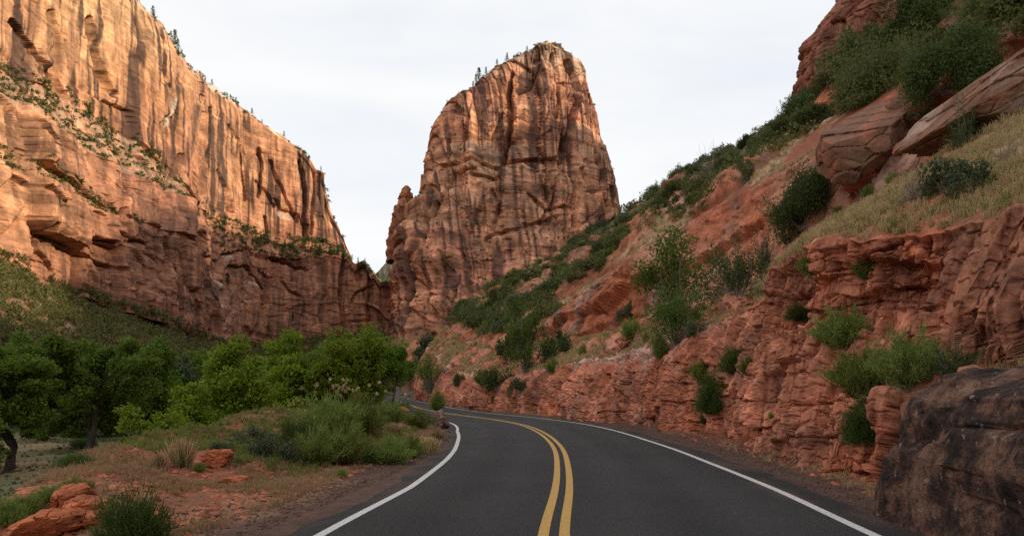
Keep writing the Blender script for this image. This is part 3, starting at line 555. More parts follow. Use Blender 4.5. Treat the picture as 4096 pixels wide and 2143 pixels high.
for pass_ in (0, 1):
    B = np.stack([np.interp(s_, bs_, BASE[:, 0]), np.interp(s_, bs_, BASE[:, 1])], 1)
    Bn = -left_n(B)
    yb = B[:, 1]
    # direction in which the slope runs back; never crossing
    dirx = np.interp(yb, [-60, 20, 60, 150, 215], [1, 1, .945, .97, .985]); diry = np.interp(yb, [-60, 20, 32, 60, 150, 215], [-.25, -.02, .05, .327, .243, .17])
    dd = np.stack([dirx, diry], 1); dd /= np.linalg.norm(dd, axis=1, keepdims=True)
    yj = yb + 1.0 * fbm(s_ / 5, s_ * 0, o=3) * sst(14.5, 20, yb)
    nu = np.stack([np.interp(yj, hk, hv[:, j, 0]) for j in range(9)]); nz_ = np.stack([np.interp(yj, hk, hv[:, j, 1]) for j in range(9)])
    U = nu[j0] * (1 - ft[:, None]) + nu[j0 + 1] * ft[:, None]; Zh = nz_[j0] * (1 - ft[:, None]) + nz_[j0 + 1] * ft[:, None]
    TPh = tp[:, None] + 0 * U
    ktop = np.interp(yj, [0, 25, 60, 150, 215], [1.02, 1.02, .97, .95, .97]); Zh = np.where(TPh > 6, nz_[6][None] + (Zh - nz_[6][None]) * ktop[None], Zh)
    HP = np.stack([B[:, 0][None] + dd[:, 0][None] * U, B[:, 1][None] + dd[:, 1][None] * U, Zh], 2)
    if pass_ == 0:                 # closer columns where the rock face swings towards the camera
        dl = np.linalg.norm(np.diff(HP, axis=1), axis=2)[(tp > 1.9) & (tp < 4)]; dl = np.percentile(dl, 80, axis=0); dq = np.hypot(*B[:-1].T)
        Mq = np.concatenate([[0], np.cumsum(np.maximum(dl, np.diff(s_)) / np.maximum(.022, dq / 682 * 1.6) * np.where(B[:-1, 1] < 5, .25, 1.0))]); s_ = np.interp(np.arange(0, Mq[-1], 1.0), Mq, s_)
print('hillside grid', HP.shape)
hn = grid_normals(HP); flip = np.where(hn[..., 0:1] > 0, -1, 1); hn = hn * np.where(np.abs(hn[..., 0:1]) > .02, flip, np.where(hn[..., 2:3] < 0, -1, 1))
# smooth the normals over rows so that the corners do not tear
for _ in range(10): hn[1:-1] = (hn[:-2] + hn[1:-1] * 2 + hn[2:]) / 4
hn /= np.linalg.norm(hn, axis=2, keepdims=True) + 1e-9
S = s_[None] + 0 * U; Z = Zh; hpx, hpy = proj(HP)
sc = np.interp(yb, [0, 20, 60, 120, 180], [1, 1, 1.6, 2.4, 3.0])[None]          # coarser blocks farther away
rockA = np.where(TPh < 4.0, 1, np.where((TPh >= 5) & (TPh < 6), .9, .12)); rockA = np.where((TPh > 1.05) & (TPh < 1.9) & (yj[None] < 13.5), .25, rockA)
rockA = np.where((TPh >= 4.9) & (yj[None] < 19.5 + 3 * fbm(TPh * 3, S / 3)), .14, rockA)
for _ in range(4): rockA[1:-1] = (rockA[:-2] + rockA[1:-1] * 2 + rockA[2:]) / 4
wS = S + .18 * fbm(S / 2.2, Z / 2.0, o=4); wZ = Z + .16 * fbm(S / 2.5, Z / 1.5 + 5, o=4)
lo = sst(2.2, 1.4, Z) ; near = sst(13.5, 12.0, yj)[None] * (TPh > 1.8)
d = .45 * fbm(S / 5, Z / 9, o=2)
cw = 1 - near
h, g_ = blocks(wS + .10 * wZ, wZ * .12, 1.25, 3.2, .62, .50, 50, .04); d += h * cw; crk = .36 * g_ * cw
h, g_ = blocks(wS + .12 * wZ, wZ, 2.3, 3.2, .60, .60, 51, .03); d += h * cw; crk = crk + .24 * g_ * cw
h, g_ = blocks(wS - .06 * wZ, wZ * .35 + .04 * wS, .50, .85, .30, .30, 53, .06); d += h * cw; crk = crk + .14 * g_ * cw
h, g_ = blocks(wS + .1 * wZ, wZ, .33, .62, .12, .12, 55, .07); d += h * cw; crk = crk + .06 * g_ * cw
bz = wZ / .8 + .35 * fbm(S / 4, S * 0 + 6, o=3); bf = bz - np.floor(bz); bf = np.minimum(bf, 1 - bf); crk = crk + .30 * np.clip(1 - bf / .06, 0, 1) * sst(-.25, .15, fbm(S / 1.6, np.floor(bz + .5) * 3.3, o=2)) * cw
crk = crk * (TPh < 4.0)
h, fe = facet(wS / 1.5 + 13, wZ / 1.6, .30, .5, seed=59); d += h * .7 * cw
lay = sst(12.8, 14.5, yj)[None] * sst(23, 19, yj)[None] * sst(2.9, 3.4, Z)       # the layered ledges near the bend of the cut
h, fe = facet(wS / 2.2, wZ / .5, .7, .35, seed=57, jit=.8); d += lay * (h - .28 * np.exp(-(fe / .06)**2))
# deep vertical grooves of the bulging near rock
q_ = S + .22 * (Z - 2); h, fe = facet(q_ / 1.3, Z / 7, .50, .55, seed=97); h2_, g2_ = blocks(q_, Z * .3, .48, 1.3, .22, .22, 99, .08)
d += near * (h + h2_); crk = crk + near * (TPh < 4.0) * (.25 * np.exp(-(fe / .05)**2) + .12 * g2_)
slabk = ((TPh >= 5) & (TPh < 6))
hS, feS = facet(S / (4.5 * sc) + Z / 6, Z / 8 + S / 40, 1.6, 2.0, seed=61); hS2, g2_ = blocks(S + .5 * Z, Z + .2 * S, 1.7, 2.3, .6, .7, 63, .04); hS3, g3_ = blocks(S + .3 * Z, Z, .6, .7, .22, .3, 65, .05); hS2 = hS2 + hS3 - .12 * g2_
dsl = hS * 1.2 - .5 * np.exp(-(feS / .03)**2) + hS2 * .6 + .18 * fbm(S / 1.5, Z / 1.5, o=5) + .6 * fbm(S / 9, Z / 6, o=3)
d = np.where(TPh >= 4.5, dsl, d) * rockA
soft = 1 - rockA
d += soft * (.30 * fbm(HP[..., 0] / 3, HP[..., 1] / 3, o=4) + .10 * fbm(HP[..., 0] / .7, HP[..., 1] / .7, o=4)) * (1 + 3.0 * (TPh > 6.2))
d += (TPh > 6.2) * 1.8 * fbm(HP[..., 0] / 16, HP[..., 1] / 16, o=4)
# rock ribs that break through the upper slope
rib = sst(.25, .5, fbm(HP[..., 0] / 13 + 3, HP[..., 1] / 13, o=4)) * (TPh > 6.05) * (TPh < 6.8)
rib2 = sst(.12, .3, fbm(HP[..., 0] / 5 + 3, HP[..., 1] / 6, o=4)) * (TPh > 4.15) * (TPh < 5.0) * sst(20, 25, yj)[None]; rib = np.maximum(rib, rib2)
rb, rg = blocks(HP[..., 1] + .3 * HP[..., 0], HP[..., 2], 1.9, 1.3, 1, 1, 71, .06)
d += rib * (np.where(TPh > 6, 1.3, .45) + .7 * rb - .15 * rg)
amp_end = sst(0, .12, TPh / 1.0)
d = bl(bl(d, 5), 3, 0) - bl(crk * rockA, 3)
HPd = HP + hn * (d * np.maximum(amp_end, .25))[..., None]
# resample the columns so that block sides that face the camera also get their own faces
dl = np.linalg.norm(np.diff(HPd, axis=1), axis=2)[(tp > .3) & (tp < 4)]; dl = np.percentile(dl, 88, axis=0); dq = np.hypot(HPd[250, :-1, 0], HPd[250, :-1, 1])
Mq = np.concatenate([[0], np.cumsum(dl / np.maximum(.016, dq / 682 * 1.5) * np.where(B[:-1, 1] < 5, .2, 1.0))]); ci = np.interp(np.arange(0, Mq[-1], 1.0), Mq, np.arange(len(Mq)))
i0 = np.minimum(np.floor(ci).astype(int), len(Mq) - 2); fi = ci - i0
def rs(a):
    if a.ndim == 1: return a[i0] * (1 - fi) + a[i0 + 1] * fi
    f = fi[None, :, None] if a.ndim == 3 else fi[None]; return a[:, i0] * (1 - f) + a[:, i0 + 1] * f
HPd, HP, hn, U, Z, S, TPh, rockA, rib, wS, wZ, sc, near, hpx, hpy = [rs(a) for a in (HPd, HP, hn, U, Z, S, TPh, rockA, rib, wS, wZ, sc, near, hpx, hpy)]
yj = rs(yj); yb = rs(yb); S = .85 * HPd[..., 1] - .9 * HPd[..., 0]; wS = S; wZ = HPd[..., 2] + .12 * fbm(S / 2, HPd[..., 2], o=3); amp_end = sst(0, .12, TPh); print('resampled', HPd.shape)
n2_ = grid_normals(HPd); n2_ *= np.sign((n2_ * hn).sum(2, keepdims=True) + 1e-9); x3, y3, z3 = HPd[..., 0], HPd[..., 1], HPd[..., 2]
d2 = .045 * fbm(x3 / .5, y3 / .5, z3 / .6, o=5, g=.6) + .05 * (np.abs(fbm(x3 / .7 + 9, y3 / .7, z3 / .9, o=4)) - .3)
hb, gb = blocks(S + .22 * z3, z3, .62, 2.6, .26, .30, 91, .07); hc_, gc_ = blocks(S + .10 * z3, z3 + .1 * S, .30, .42, .10, .12, 93, .08)
d2 = d2 + .3 * near * bl(hb - .22 * gb, 5) + (.6 * hc_ - .09 * gc_) * (TPh < 4.0)
hs_, gs_ = blocks(S + .35 * z3, z3 + .15 * S, 1.5, 1.7, .40, .45, 95, .05); hs2, gs2 = blocks(S + .3 * z3, z3, .5, .55, .15, .18, 96, .07)
slab_ = (TPh >= 4.2) * np.clip(rockA + rib, 0, 1); d2 = d2 + slab_ * .55 * (hs_ + hs2 - .16 * gs_ - .06 * gs2)
d2 = bl(d2, 3) * np.clip(rockA * 1.0 + rib * .6, .12, 1) * sc
HPd = HPd + n2_ * (d2 * np.clip(amp_end, .2, 1))[..., None]
# colours
rk = np.array([.43, .15, .082]); rk2 = np.array([.52, .21, .125]); pink = np.array([.50, .31, .24]); darkr = np.array([.13, .065, .045]); soil = np.array([.27, .085, .045]); strw = np.array([.43, .30, .165])
nA = fbm(S / 2.5, Z / 1.6, o=5); c = mixc(rk, rk2, sst(-.3, .5, nA))
c = c * (1 + .2 * fbm(wS / 3, wZ / .25, o=4))[..., None]
ft1, _g = blocks(S + .1 * wZ, wZ, .95, 1.6, 1, .3, 151, .05); ft2, _g2 = blocks(S, wZ + .1 * S, .36, .5, 1, .2, 153, .05)
c = c * np.clip(1 + .42 * ft1 + .30 * ft2, .5, 1.5)[..., None]
c = mixc(c, pink, .45 * sst(.2, .6, fbm(S / .9, Z / 1.1 + 9, o=6, g=.6)) * sst(22, 34, yb)[None] * (TPh < 4))
c = mixc(c, pink * 1.05, .85 * sst(3.55, 3.95, TPh + .25 * fbm(S / 2, S * 0, o=3)) * sst(4.35, 4.1, TPh) * sst(26, 34, yb)[None] * sst(-.35, .15, fbm(S / 6, S * 0 + 2, o=2)))
c = mixc(c, darkr, .45 * sst(.2, .6, fbm(S / 1.8, Z / 2.6 + 20, o=5)) * (TPh < 4))
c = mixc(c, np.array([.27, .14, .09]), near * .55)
c = mixc(c, pink * .8, near * .5 * sst(.3, .6, fbm((S + .3 * Z) / .5, Z / 5, o=4)))
cs = mixc(np.array([.42, .14, .07]), np.array([.47, .22, .14]), sst(-.2, .5, fbm(S / 6, Z / 5, o=4)))
cs = mixc(cs, np.array([.17, .085, .06]), .8 * sst(.1, .45, fbm(S / 5 + 3, Z / 6, o=6, g=.6))); cs = mixc(cs, pink, .5 * sst(.35, .6, fbm(S / 5.0, Z / 5 + 7, o=6, g=.6)))
ft1, _g = blocks(S + .4 * wZ, wZ, 3.2, 2.6, 1, .3, 155, .05); ft2, _g2 = blocks(S, wZ + .1 * S, .9, .8, 1, .2, 157, .05)
cs = cs * np.clip(1 + .35 * ft1 + .28 * ft2, .5, 1.5)[..., None]; c = np.where((TPh >= 4.6)[..., None], cs, c)
gs = fbm(HP[..., 0] / 3, HP[..., 1] / 3, o=5)
cg = mixc(soil, strw, sst(-.15, .35, gs + .45 * sst(26, 16, yb)[None] - .22 * sst(22, 30, yb)[None])); cg = mixc(cg, np.array([.16, .15, .06]), .4 * sst(.2, .6, fbm(HP[..., 0] / 2 + 9, HP[..., 1] / 2, o=4)))
c = np.where(((rockA < .5) & ((TPh < 2) | (TPh > 4.12 + .15 * fbm(S / .5, S * 0 + 4, o=3))))[..., None] & (rib < .4)[..., None], cg, c)
uq = (TPh > 6.4); c = np.where(uq[..., None] & (rib < .4)[..., None], mixc(soil, np.array([.11, .10, .05]), sst(-.2, .2, gs)), c)
c = np.clip(c, .012, .8)
M_rock = terrain_mat('roadside_red_rock', 0.8, 0.05, var=.38, streak=.12, crack=1.1, lam=.12)
R_, C_ = U.shape
hill = mesh_np('hillside', HPd.reshape(-1, 3), grid_faces(R_, C_, False), M_rock, c, False); tag(hill, kind='structure')
# ================================================================== PLANTS
bpy.context.view_layer.update(); DG = bpy.context.evaluated_depsgraph_get()
TERR = {'canyon_wall', 'canyon_wall.001', 'mountain', 'hillside', 'ground', 'road', 'far_hill'}
def hit(px, py, maxd=6000, only=None):
    """the terrain point seen at a picture position"""
    d = Vector(((px - 512) / F, 1, (HZ - py) / F)).normalized(); o = Vector((0, 0, CAMH)); tot = 0
    for _ in range(6):
        ok, loc, nrm, idx, ob, mt = SC.ray_cast(DG, o, d, distance=maxd)
        if not ok: return None
        if ob.name in TERR and (only is None or ob.name in only): return loc
        o = loc + d * 0.05
    return None
def rot_rand(n, up=0.0, r=rng):
    """n random orthonormal frames (a, b); up>0 tilts the leaf planes towards horizontal"""
    nn = r.normal(size=(n, 3)); nn[:, 2] += up * 2; nn /= np.linalg.norm(nn, axis=1, keepdims=True)
    t = r.normal(size=(n, 3)); a = np.cross(nn, t); a /= np.linalg.norm(a, axis=1, keepdims=True); b = np.cross(nn, a); return a, b
def leaf_quads(Pc, size, asp=0.55, up=0.3, r=rng):
    n = len(Pc); a, b = rot_rand(n, up, r); s = size * r.uniform(.6, 1.3, n)[:, None]
    V = np.stack([Pc - a * s, Pc + b * s * asp, Pc + a * s, Pc - b * s * asp], 1).reshape(-1, 3)
    return V, np.arange(4 * n).reshape(n, 4)
def lobes(n, r, flat=1.0, low=-.2):
    c = r.normal(size=(n, 3)); c /= np.linalg.norm(c, axis=1, keepdims=True); c[:, 2] = np.abs(c[:, 2]) * .95 + low * r.random(n); return c * r.uniform(.45, .8, (n, 1)) * np.array([1, 1, flat])
def cloud(n, cs, rad, r, shell=.55):
    k = r.integers(0, len(cs), n); d = r.normal(size=(n, 3)); d /= np.linalg.norm(d, axis=1, keepdims=True)
    return cs[k] + d * (rad[k] * (shell + (1 - shell) * r.random(n)))[:, None]
def tube_mesh(paths, sides=6):
    """paths: list of (points (n,3), radii (n,))"""
    Vs, Fs, o = [], [], 0
    for p, rad in paths:
        p = np.asarray(p, float); n = len(p); t = np.gradient(p, axis=0); t /= np.linalg.norm(t, axis=1, keepdims=True) + 1e-9
        ref = np.array([0.31, 0.95, 0.05]); a = np.cross(t, ref); a /= np.linalg.norm(a, axis=1, keepdims=True) + 1e-9; b = np.cross(t, a)
        ang = np.linspace(0, 2 * np.pi, sides, endpoint=False)
        V = p[:, None] + (a[:, None] * np.cos(ang)[None, :, None] + b[:, None] * np.sin(ang)[None, :, None]) * np.asarray(rad)[:, None, None]
        i = np.arange(n * sides).reshape(n, sides); A_ = i[:-1]; B_ = np.roll(i, -1, 1)[:-1]; C2 = np.roll(i, -1, 1)[1:]; D_ = i[1:]
        Vs.append(V.reshape(-1, 3)); Fs.append(np.stack([A_.ravel(), B_.ravel(), C2.ravel(), D_.ravel()], 1) + o); o += n * sides
    return np.vstack(Vs), np.vstack(Fs)
M_scrub = leaf_mat('scrub_leaves', (.078, .098, .026), (.18, .195, .065), .30)
M_scrubd = leaf_mat('dark_oak_leaves', (.045, .070, .018), (.11, .15, .042), .30)
M_sage = leaf_mat('grey_green_leaves', (.060, .078, .038), (.13, .15, .075), .25)
M_tal = leaf_mat('talus_scrub_leaves', (.065, .082, .024), (.26, .26, .09), .3, sc=.13)
M_cott = leaf_mat('cottonwood_leaves', (.068, .125, .016), (.19, .28, .038), .4, sc=.5)
M_elder = leaf_mat('bright_box_elder_leaves', (.11, .18, .012), (.27, .36, .035), .45, sc=.8)
M_young = leaf_mat('young_green_leaves', (.075, .14, .018), (.16, .24, .045), .4, sc=1.5)
M_rabbit = leaf_mat('rabbitbrush_stems', (.12, .165, .032), (.27, .32, .085), .3, sc=2.0)
M_dry = leaf_mat('dry_grass_blades', (.32, .21, .10), (.52, .39, .22), .3, sc=1.2)
M_flower = leaf_mat('dried_flower_heads', (.45, .33, .15), (.60, .48, .28), .2)
M_bark = plain_mat('dark_bark', (.060, .048, .038), .95, .4, 3.0, .03)
M_barkg = plain_mat('grey_bark', (.20, .175, .15), .95, .3, 3.0, .02)
M_twig = plain_mat('dead_grey_wood', (.22, .19, .17), .9, .25, 6.0)
def make_scrub(seed, n=2600, leaf=.05, flat=.75, nl=11, low=-.2):
    r = np.random.default_rng(seed); cs = lobes(nl, r, flat, low); rad = r.uniform(.22, .42, nl)
    P_ = cloud(n, cs, rad, r, .35); P_[:, 2] = np.maximum(P_[:, 2] + .12, -.25 + .1 * r.random(n)); return leaf_quads(P_, leaf, .6, .2, r), cs
def make_wisp(seed, n=1500, L0=.30, wdt=.012, spread=.75, nst=70):
    """upright broom-like shrub: thin blades along fanned stems"""
    r = np.random.default_rng(seed); az_ = r.uniform(0, 2 * np.pi, nst); ti = r.uniform(0, 1, nst)**.7 * spread; ln = r.uniform(.65, 1.05, nst) * (1 - .25 * ti)
    sd = np.stack([np.cos(az_) * np.sin(ti), np.sin(az_) * np.sin(ti), np.cos(ti)], 1)
    k = r.integers(0, nst, n); t = r.uniform(.12, 1, n)**.8; base = sd[k] * (t * ln[k])[:, None] + np.stack([np.cos(az_[k]), np.sin(az_[k]), -0.6 + 0 * k], 1) * (t**2 * .10)[:, None] + r.normal(size=(n, 3)) * .045
    dr = sd[k] + r.normal(size=(n, 3)) * .42; dr[:, 2] += .25; dr /= np.linalg.norm(dr, axis=1, keepdims=True)
    sdv = np.cross(dr, r.normal(size=(n, 3))); sdv /= np.linalg.norm(sdv, axis=1, keepdims=True); l = L0 * r.uniform(.4, 1, n)[:, None]; w_ = wdt * r.uniform(.6, 1.4, n)[:, None]
    V = np.stack([base - sdv * w_, base + sdv * w_, base + dr * l * .55 + sdv * w_ * .7, base + dr * l], 1)
    return (V.reshape(-1, 3), np.arange(4 * n).reshape(n, 4)), sd * ln[:, None]
def make_tuft(seed, n=160, wdt=.014, spread=.55, droop=.25):
    r = np.random.default_rng(seed); az_ = r.uniform(0, 2 * np.pi, n); ti = r.uniform(0, 1, n) * spread; l = r.uniform(.5, 1, n)[:, None]
    d = np.stack([np.cos(az_) * np.sin(ti), np.sin(az_) * np.sin(ti), np.cos(ti)], 1); o = r.normal(size=(n, 3)) * .08; o[:, 2] = 0
    s = np.cross(d, r.normal(size=(n, 3))); s /= np.linalg.norm(s, axis=1, keepdims=True); s *= wdt; mid = o + d * l * .6; tip = o + d * l; tip[:, 2] -= droop * l[:, 0] * ti; tip[:, :2] += d[:, :2] * .15
    V = np.stack([o - s, o + s, mid + s * .8, tip, mid - s * .8], 1).reshape(-1, 3); i = np.arange(n)[:, None] * 5
    return V, np.vstack([np.hstack([i, i + 1, i + 2, i + 4]), np.hstack([i + 4, i + 2, i + 3, i + 3])])
def stem_paths(tips, r, r0=.02, seg=5, wob=.05):
    out_ = []
    for t in tips:
        q = np.linspace(0, 1, seg)[:, None]; p = np.array(t)[None] * q; p[:, 2] -= .06 * (1 - q[:, 0]); p[1:-1] += r.normal(size=(seg - 2, 3)) * wob; out_.append((p, r0 * (1 - .8 * q[:, 0])))
    return out_
PROTO = {}
def proto(kind, i):
    k = (kind, i)
    if k in PROTO: return PROTO[k]
    r = np.random.default_rng(100 + i * 7 + len(kind) * 13)
    if kind in ('scrub', 'dark', 'sage'):
        (V, Fc), cs = make_scrub(200 + i + len(kind), 3800 if kind != 'sage' else 3200, .042, .78); mt = {'scrub': M_scrub, 'dark': M_scrubd, 'sage': M_sage}[kind]
        st = stem_paths(cs[:9] * .9, r, .022)
    elif kind == 'darkbig':
        (V, Fc), cs = make_scrub(260 + i, 22000, .021, .85, 26, -.6); mt = M_scrub if i % 2 else M_scrubd; st = stem_paths(cs[:12] * .9, r, .02)
    elif kind == 'feather':            # open, upswept branches with small leaves (cliffrose, juniper)
        tips = r.normal(size=(26, 3)); tips[:, 2] = np.abs(tips[:, 2]) * 1.2 + .25; tips /= np.linalg.norm(tips, axis=1, keepdims=True); tips *= r.uniform(.6, 1.15, (26, 1)) * np.array([.95, .95, 1.15])
        P_ = []
        for t in tips:
            m_ = 170; u = r.uniform(.35, 1.03, m_)[:, None]; P_.append(t * u + r.normal(size=(m_, 3)) * .075 * (1.3 - u * .6))
        V, Fc = leaf_quads(np.vstack(P_), .026, .5, .1, r); mt = M_scrubd; st = stem_paths(tips, r, .02)
    elif kind == 'leafy':              # sapling with broad leaves
        tips = r.normal(size=(34, 3)) * np.array([.42, .42, .42]) + np.array([0, 0, 1.0]); tips[:, 2] = np.clip(tips[:, 2], .25, 1.8)
        P_ = [t + r.normal(size=(170, 3)) * .13 for t in tips]; V, Fc = leaf_quads(np.vstack(P_), .036, .6, .5, r); mt = M_young; st = stem_paths(tips, r, .025)
    elif kind == 'wisp':
        (V, Fc), tips = make_wisp(300 + i, 7000, .17, .0075, 1.0, 90); mt = M_rabbit; st = stem_paths(tips[:16], r, .008)
    elif kind == 'wispdark':
        (V, Fc), tips = make_wisp(340 + i, 16000, .10, .007, 1.45, 260); mt = leaf_mat('dark_broom_stems', (.050, .085, .018), (.12, .17, .042), .3, 2.0) if i == 0 else PROTO[('wispdark', 0)][0].materials[0]; st = stem_paths(tips[:16], r, .008)
    elif kind == 'dry':
        V, Fc = make_tuft(400 + i, 420, .011, .75); mt = M_dry; st = None
    elif kind == 'green_tuft':
        V, Fc = make_tuft(440 + i, 420, .010, 1.0, .3); mt = M_rabbit; st = None
    elif kind == 'twigs':
        tips = r.normal(size=(60, 3)); tips[:, 2] = np.abs(tips[:, 2]) + .2; tips /= np.linalg.norm(tips, axis=1, keepdims=True); V, Fc = tube_mesh(stem_paths(tips * r.uniform(.5, 1.1, (60, 1)), r, .010, 5, .07), 3); mt = M_twig; st = None
    me = mesh_np('foliage', V, Fc, mt, None, False, link=False); sm = None
    if st: v, f = tube_mesh(st, 4); sm = mesh_np('stems', v, f, M_twig if kind != 'dark' else M_bark, None, True, link=False)
    PROTO[k] = (me, sm); return PROTO[k]
def plant(kind, i, loc, sx, sz, name, label, cat, group=None, stems=True, sink=.08):
    me, sm = proto(kind, i); rz_ = random.random() * 6.28
    if sm is not None and stems:
        e = bpy.data.objects.new(name, None); COL.objects.link(e); e.empty_display_size = .1
        o = bpy.data.objects.new('foliage', me); COL.objects.link(o); o.parent = e
        q = bpy.data.objects.new('stems', sm); COL.objects.link(q); q.parent = e
    else: e = bpy.data.objects.new(name, me); COL.objects.link(e)
    e.location = (loc[0], loc[1], loc[2] - sink * sz); e.rotation_euler = (0, 0, rz_); e.scale = (sx, sx, sz)
    return tag(e, label, cat, group)
HT = {'darkbig': 1.2, 'scrub': 1.15, 'dark': 1.15, 'sage': 1.15, 'feather': 1.3, 'leafy': 1.7, 'wisp': 1.15, 'wispdark': 1.1, 'dry': .95, 'green_tuft': .8, 'twigs': 1.05}
WD = {'darkbig': 2.0, 'scrub': 2.0, 'dark': 2.0, 'sage': 2.0, 'feather': 2.0, 'leafy': 1.7, 'wisp': 1.5, 'wispdark': 1.9, 'dry': 1.3, 'green_tuft': 1.5, 'twigs': 1.9}
def at_px(kind, i, px, py, wpx, hpx, name, label, cat, group=None, only=None):
    """a plant whose base is seen at (px, py) with a width and height in picture pixels"""
    p = hit(px, py, only=only)
    if p is None: return None
    D = p.y; return plant(kind, i, p, 1.2 * wpx / F * D / WD[kind], 1.12 * hpx / F * D / HT[kind], name, label, cat, group)
# ---- single plants of the right hand slope: (kind, x, y of the base, width, height, label)
q = 2.5156
RIGHT = [('leafy',1705,815,150,195,'bright leafy sapling growing on the red talus in front of the smooth slab','sapling'),
 ('leafy',1700,860,110,110,'low broad leaved green bush right below the bright leafy sapling','bush'),
 ('feather',1855,735,170,165,'dark feathery bush on the crest of the cut beside the bright sapling','bush'),
 ('feather',1925,690,70,110,'slim upright feathery bush right behind the dark feathery one','bush'),
 ('darkbig',2030,545,180,170,'large rounded dark green bush leaning against the red slab','bush'),
 ('feather',2000,560,170,120,'spreading lower skirt bush under the large rounded dark bush','bush'),
 ('sage',2400,480,170,125,'broad grey green bush on top of the bulging cliff','bush'),
 ('twigs',2300,500,130,110,'bare grey twiggy bush beside the broad grey green bush','dead bush'),
 ('green_tuft',2185,500,62,55,'small round broom like tuft in the dry grass','bush'),
 ('green_tuft',2245,462,60,44,'flat round tuft higher up the dry grass slope','bush'),
 ('green_tuft',2110,545,60,40,'low round tuft at the left edge of the dry grass slope','bush'),
 ('wisp',2050,690,80,80,'wispy green bush on the rim above the layered ledges','bush'),
 ('feather',2430,375,110,150,'scraggly dark juniper bent over the grass slope','juniper'),
 ('feather',2415,215,60,90,'thin upright juniper above the scraggly one','juniper'),
 ('darkbig',2225,215,230,240,'huge dark olive bush hanging over the brown boulder','bush'),
 ('scrub',2170,150,170,160,'olive green bush at the foot of the far red cliff','bush'),
 ('darkbig',2400,205,230,190,'huge dark bush at the top right corner above the slope','bush'),
 ('darkbig',2330,80,220,160,'dark bush filling the top edge beside the far cliff','bush'),
 ('darkbig',2500,60,170,120,'dark overhanging bush in the uppermost right corner','bush'),
 ('twigs',2480,190,110,90,'grey twiggy bush between the two huge dark bushes and the boulder','dead bush'),
 ('green_tuft',2500,200,90,80,'dry yellowish tuft on the upper edge of the pale boulder','bush'),
 ('twigs',2530,410,110,90,'round grey leafless bush in the dry grass at the right edge','dead bush'),
 ('wisp',2115,870,150,120,'grey green broom bush sitting on a ledge of the layered rock','bush'),
 ('wispdark',2010,800,90,55,'low bright bush rooted on the corner of the layered rock','bush'),
 ('wisp',2175,700,60,75,'small wispy plant growing from the pale layered ledge','bush'),
 ('wispdark',2175,1100,130,150,'dense dark green bush squeezed beside the lichen covered boulder','bush'),
 ('wisp',2165,985,170,140,'tall bright green bush above the dense one at the rock face','bush'),
 ('wisp',2280,965,180,170,'airy green bush growing on top of the lichen covered boulder','bush'),
 ('feather',2400,940,130,110,'thin arching shrub in the dry grass behind the boulder','bush'),
 ('wispdark',1790,1025,95,115,'dark green bush hanging down the middle of the red cut','bush'),
 ('wisp',1775,960,80,80,'green bush above the hanging one on the red cut','bush'),
 ('wispdark',1845,930,90,85,'bushy green plant high on the red cut near the ledges','bush'),
 ('wisp',1880,940,40,60,'slim pale plant next to the bushy one on the cut','bush'),
 ('wispdark',1775,1062,34,40,'small dark tuft low on the red cut','bush'),
 ('sage',1575,795,55,60,'grey green bush at the foot of the smooth red slab','bush'),
 ('wisp',1590,850,60,65,'bright green bush on the talus under the slab','bush'),
 ('sage',1750,840,60,50,'small sage bush right of the leafy sapling','bush'),
 ('green_tuft',1625,860,34,45,'upright green tuft above the white ledge','bush'),
 ('wisp',1660,900,50,80,'thin leaning plant on the rim of the white ledge','bush'),
 ('wisp',1390,935,38,48,'green tuft at the left end of the white ledge','bush'),
 ('green_tuft',1468,890,45,40,'tuft of green on the red scree above the white ledge','bush'),
 ('green_tuft',1415,690,44,34,'green tuft on the nose of the smooth red slab','bush'),
 ('leafy',1325,935,75,150,'bright young tree standing among dark bushes left of the slab','sapling'),
 ('dark',1290,900,90,110,'dark bush left of the bright young tree','bush'),
 ('dark',1395,885,80,90,'round dark bush right of the bright young tree','bush'),
 ('scrub',1255,975,80,75,'scrub bush low on the slope left of the road cut','bush'),
 ('wisp',1215,965,50,50,'pale bush at the bottom of the slope above the cut','bush'),
 ('sage',1300,985,55,55,'sage bush at the upper edge of the far road cut','bush'),
 ('dark',1155,965,34,40,'dark small bush on the straw coloured slope near the outcrop','bush'),
 ('leafy',1085,985,60,80,'thin leafed sapling in front of the overhanging red outcrop','sapling'),
 ('wisp',1100,1030,44,60,'roadside bush at the far right bend of the road','bush'),
 ('green_tuft',1240,1008,18,24,'tiny tuft on the face of the far road cut','bush'),
 ('twigs',1790,440,110,90,'grey dead bush against the ridge above the slab','dead bush'),
 ('feather',1885,450,90,80,'dark ragged bush on the ridge right of the dead one','bush'),
 ('dark',1870,345,0,0,'',''),
 ('green_tuft',1940,1050,24,20,'little tuft at the foot of the red cut','bush')]
kinds_n = {}
for kd, x, y, wp, hp, lab, cat in RIGHT:
    if wp == 0: continue
    kinds_n[kd] = kinds_n.get(kd, -1) + 1
    at_px(kd, kinds_n[kd] % 3, x / q, y / q, wp / q, hp / q, 'sapling' if cat == 'sapling' else ('juniper' if cat == 'juniper' else ('dead_bush' if cat == 'dead bush' else 'bush')), lab, cat)
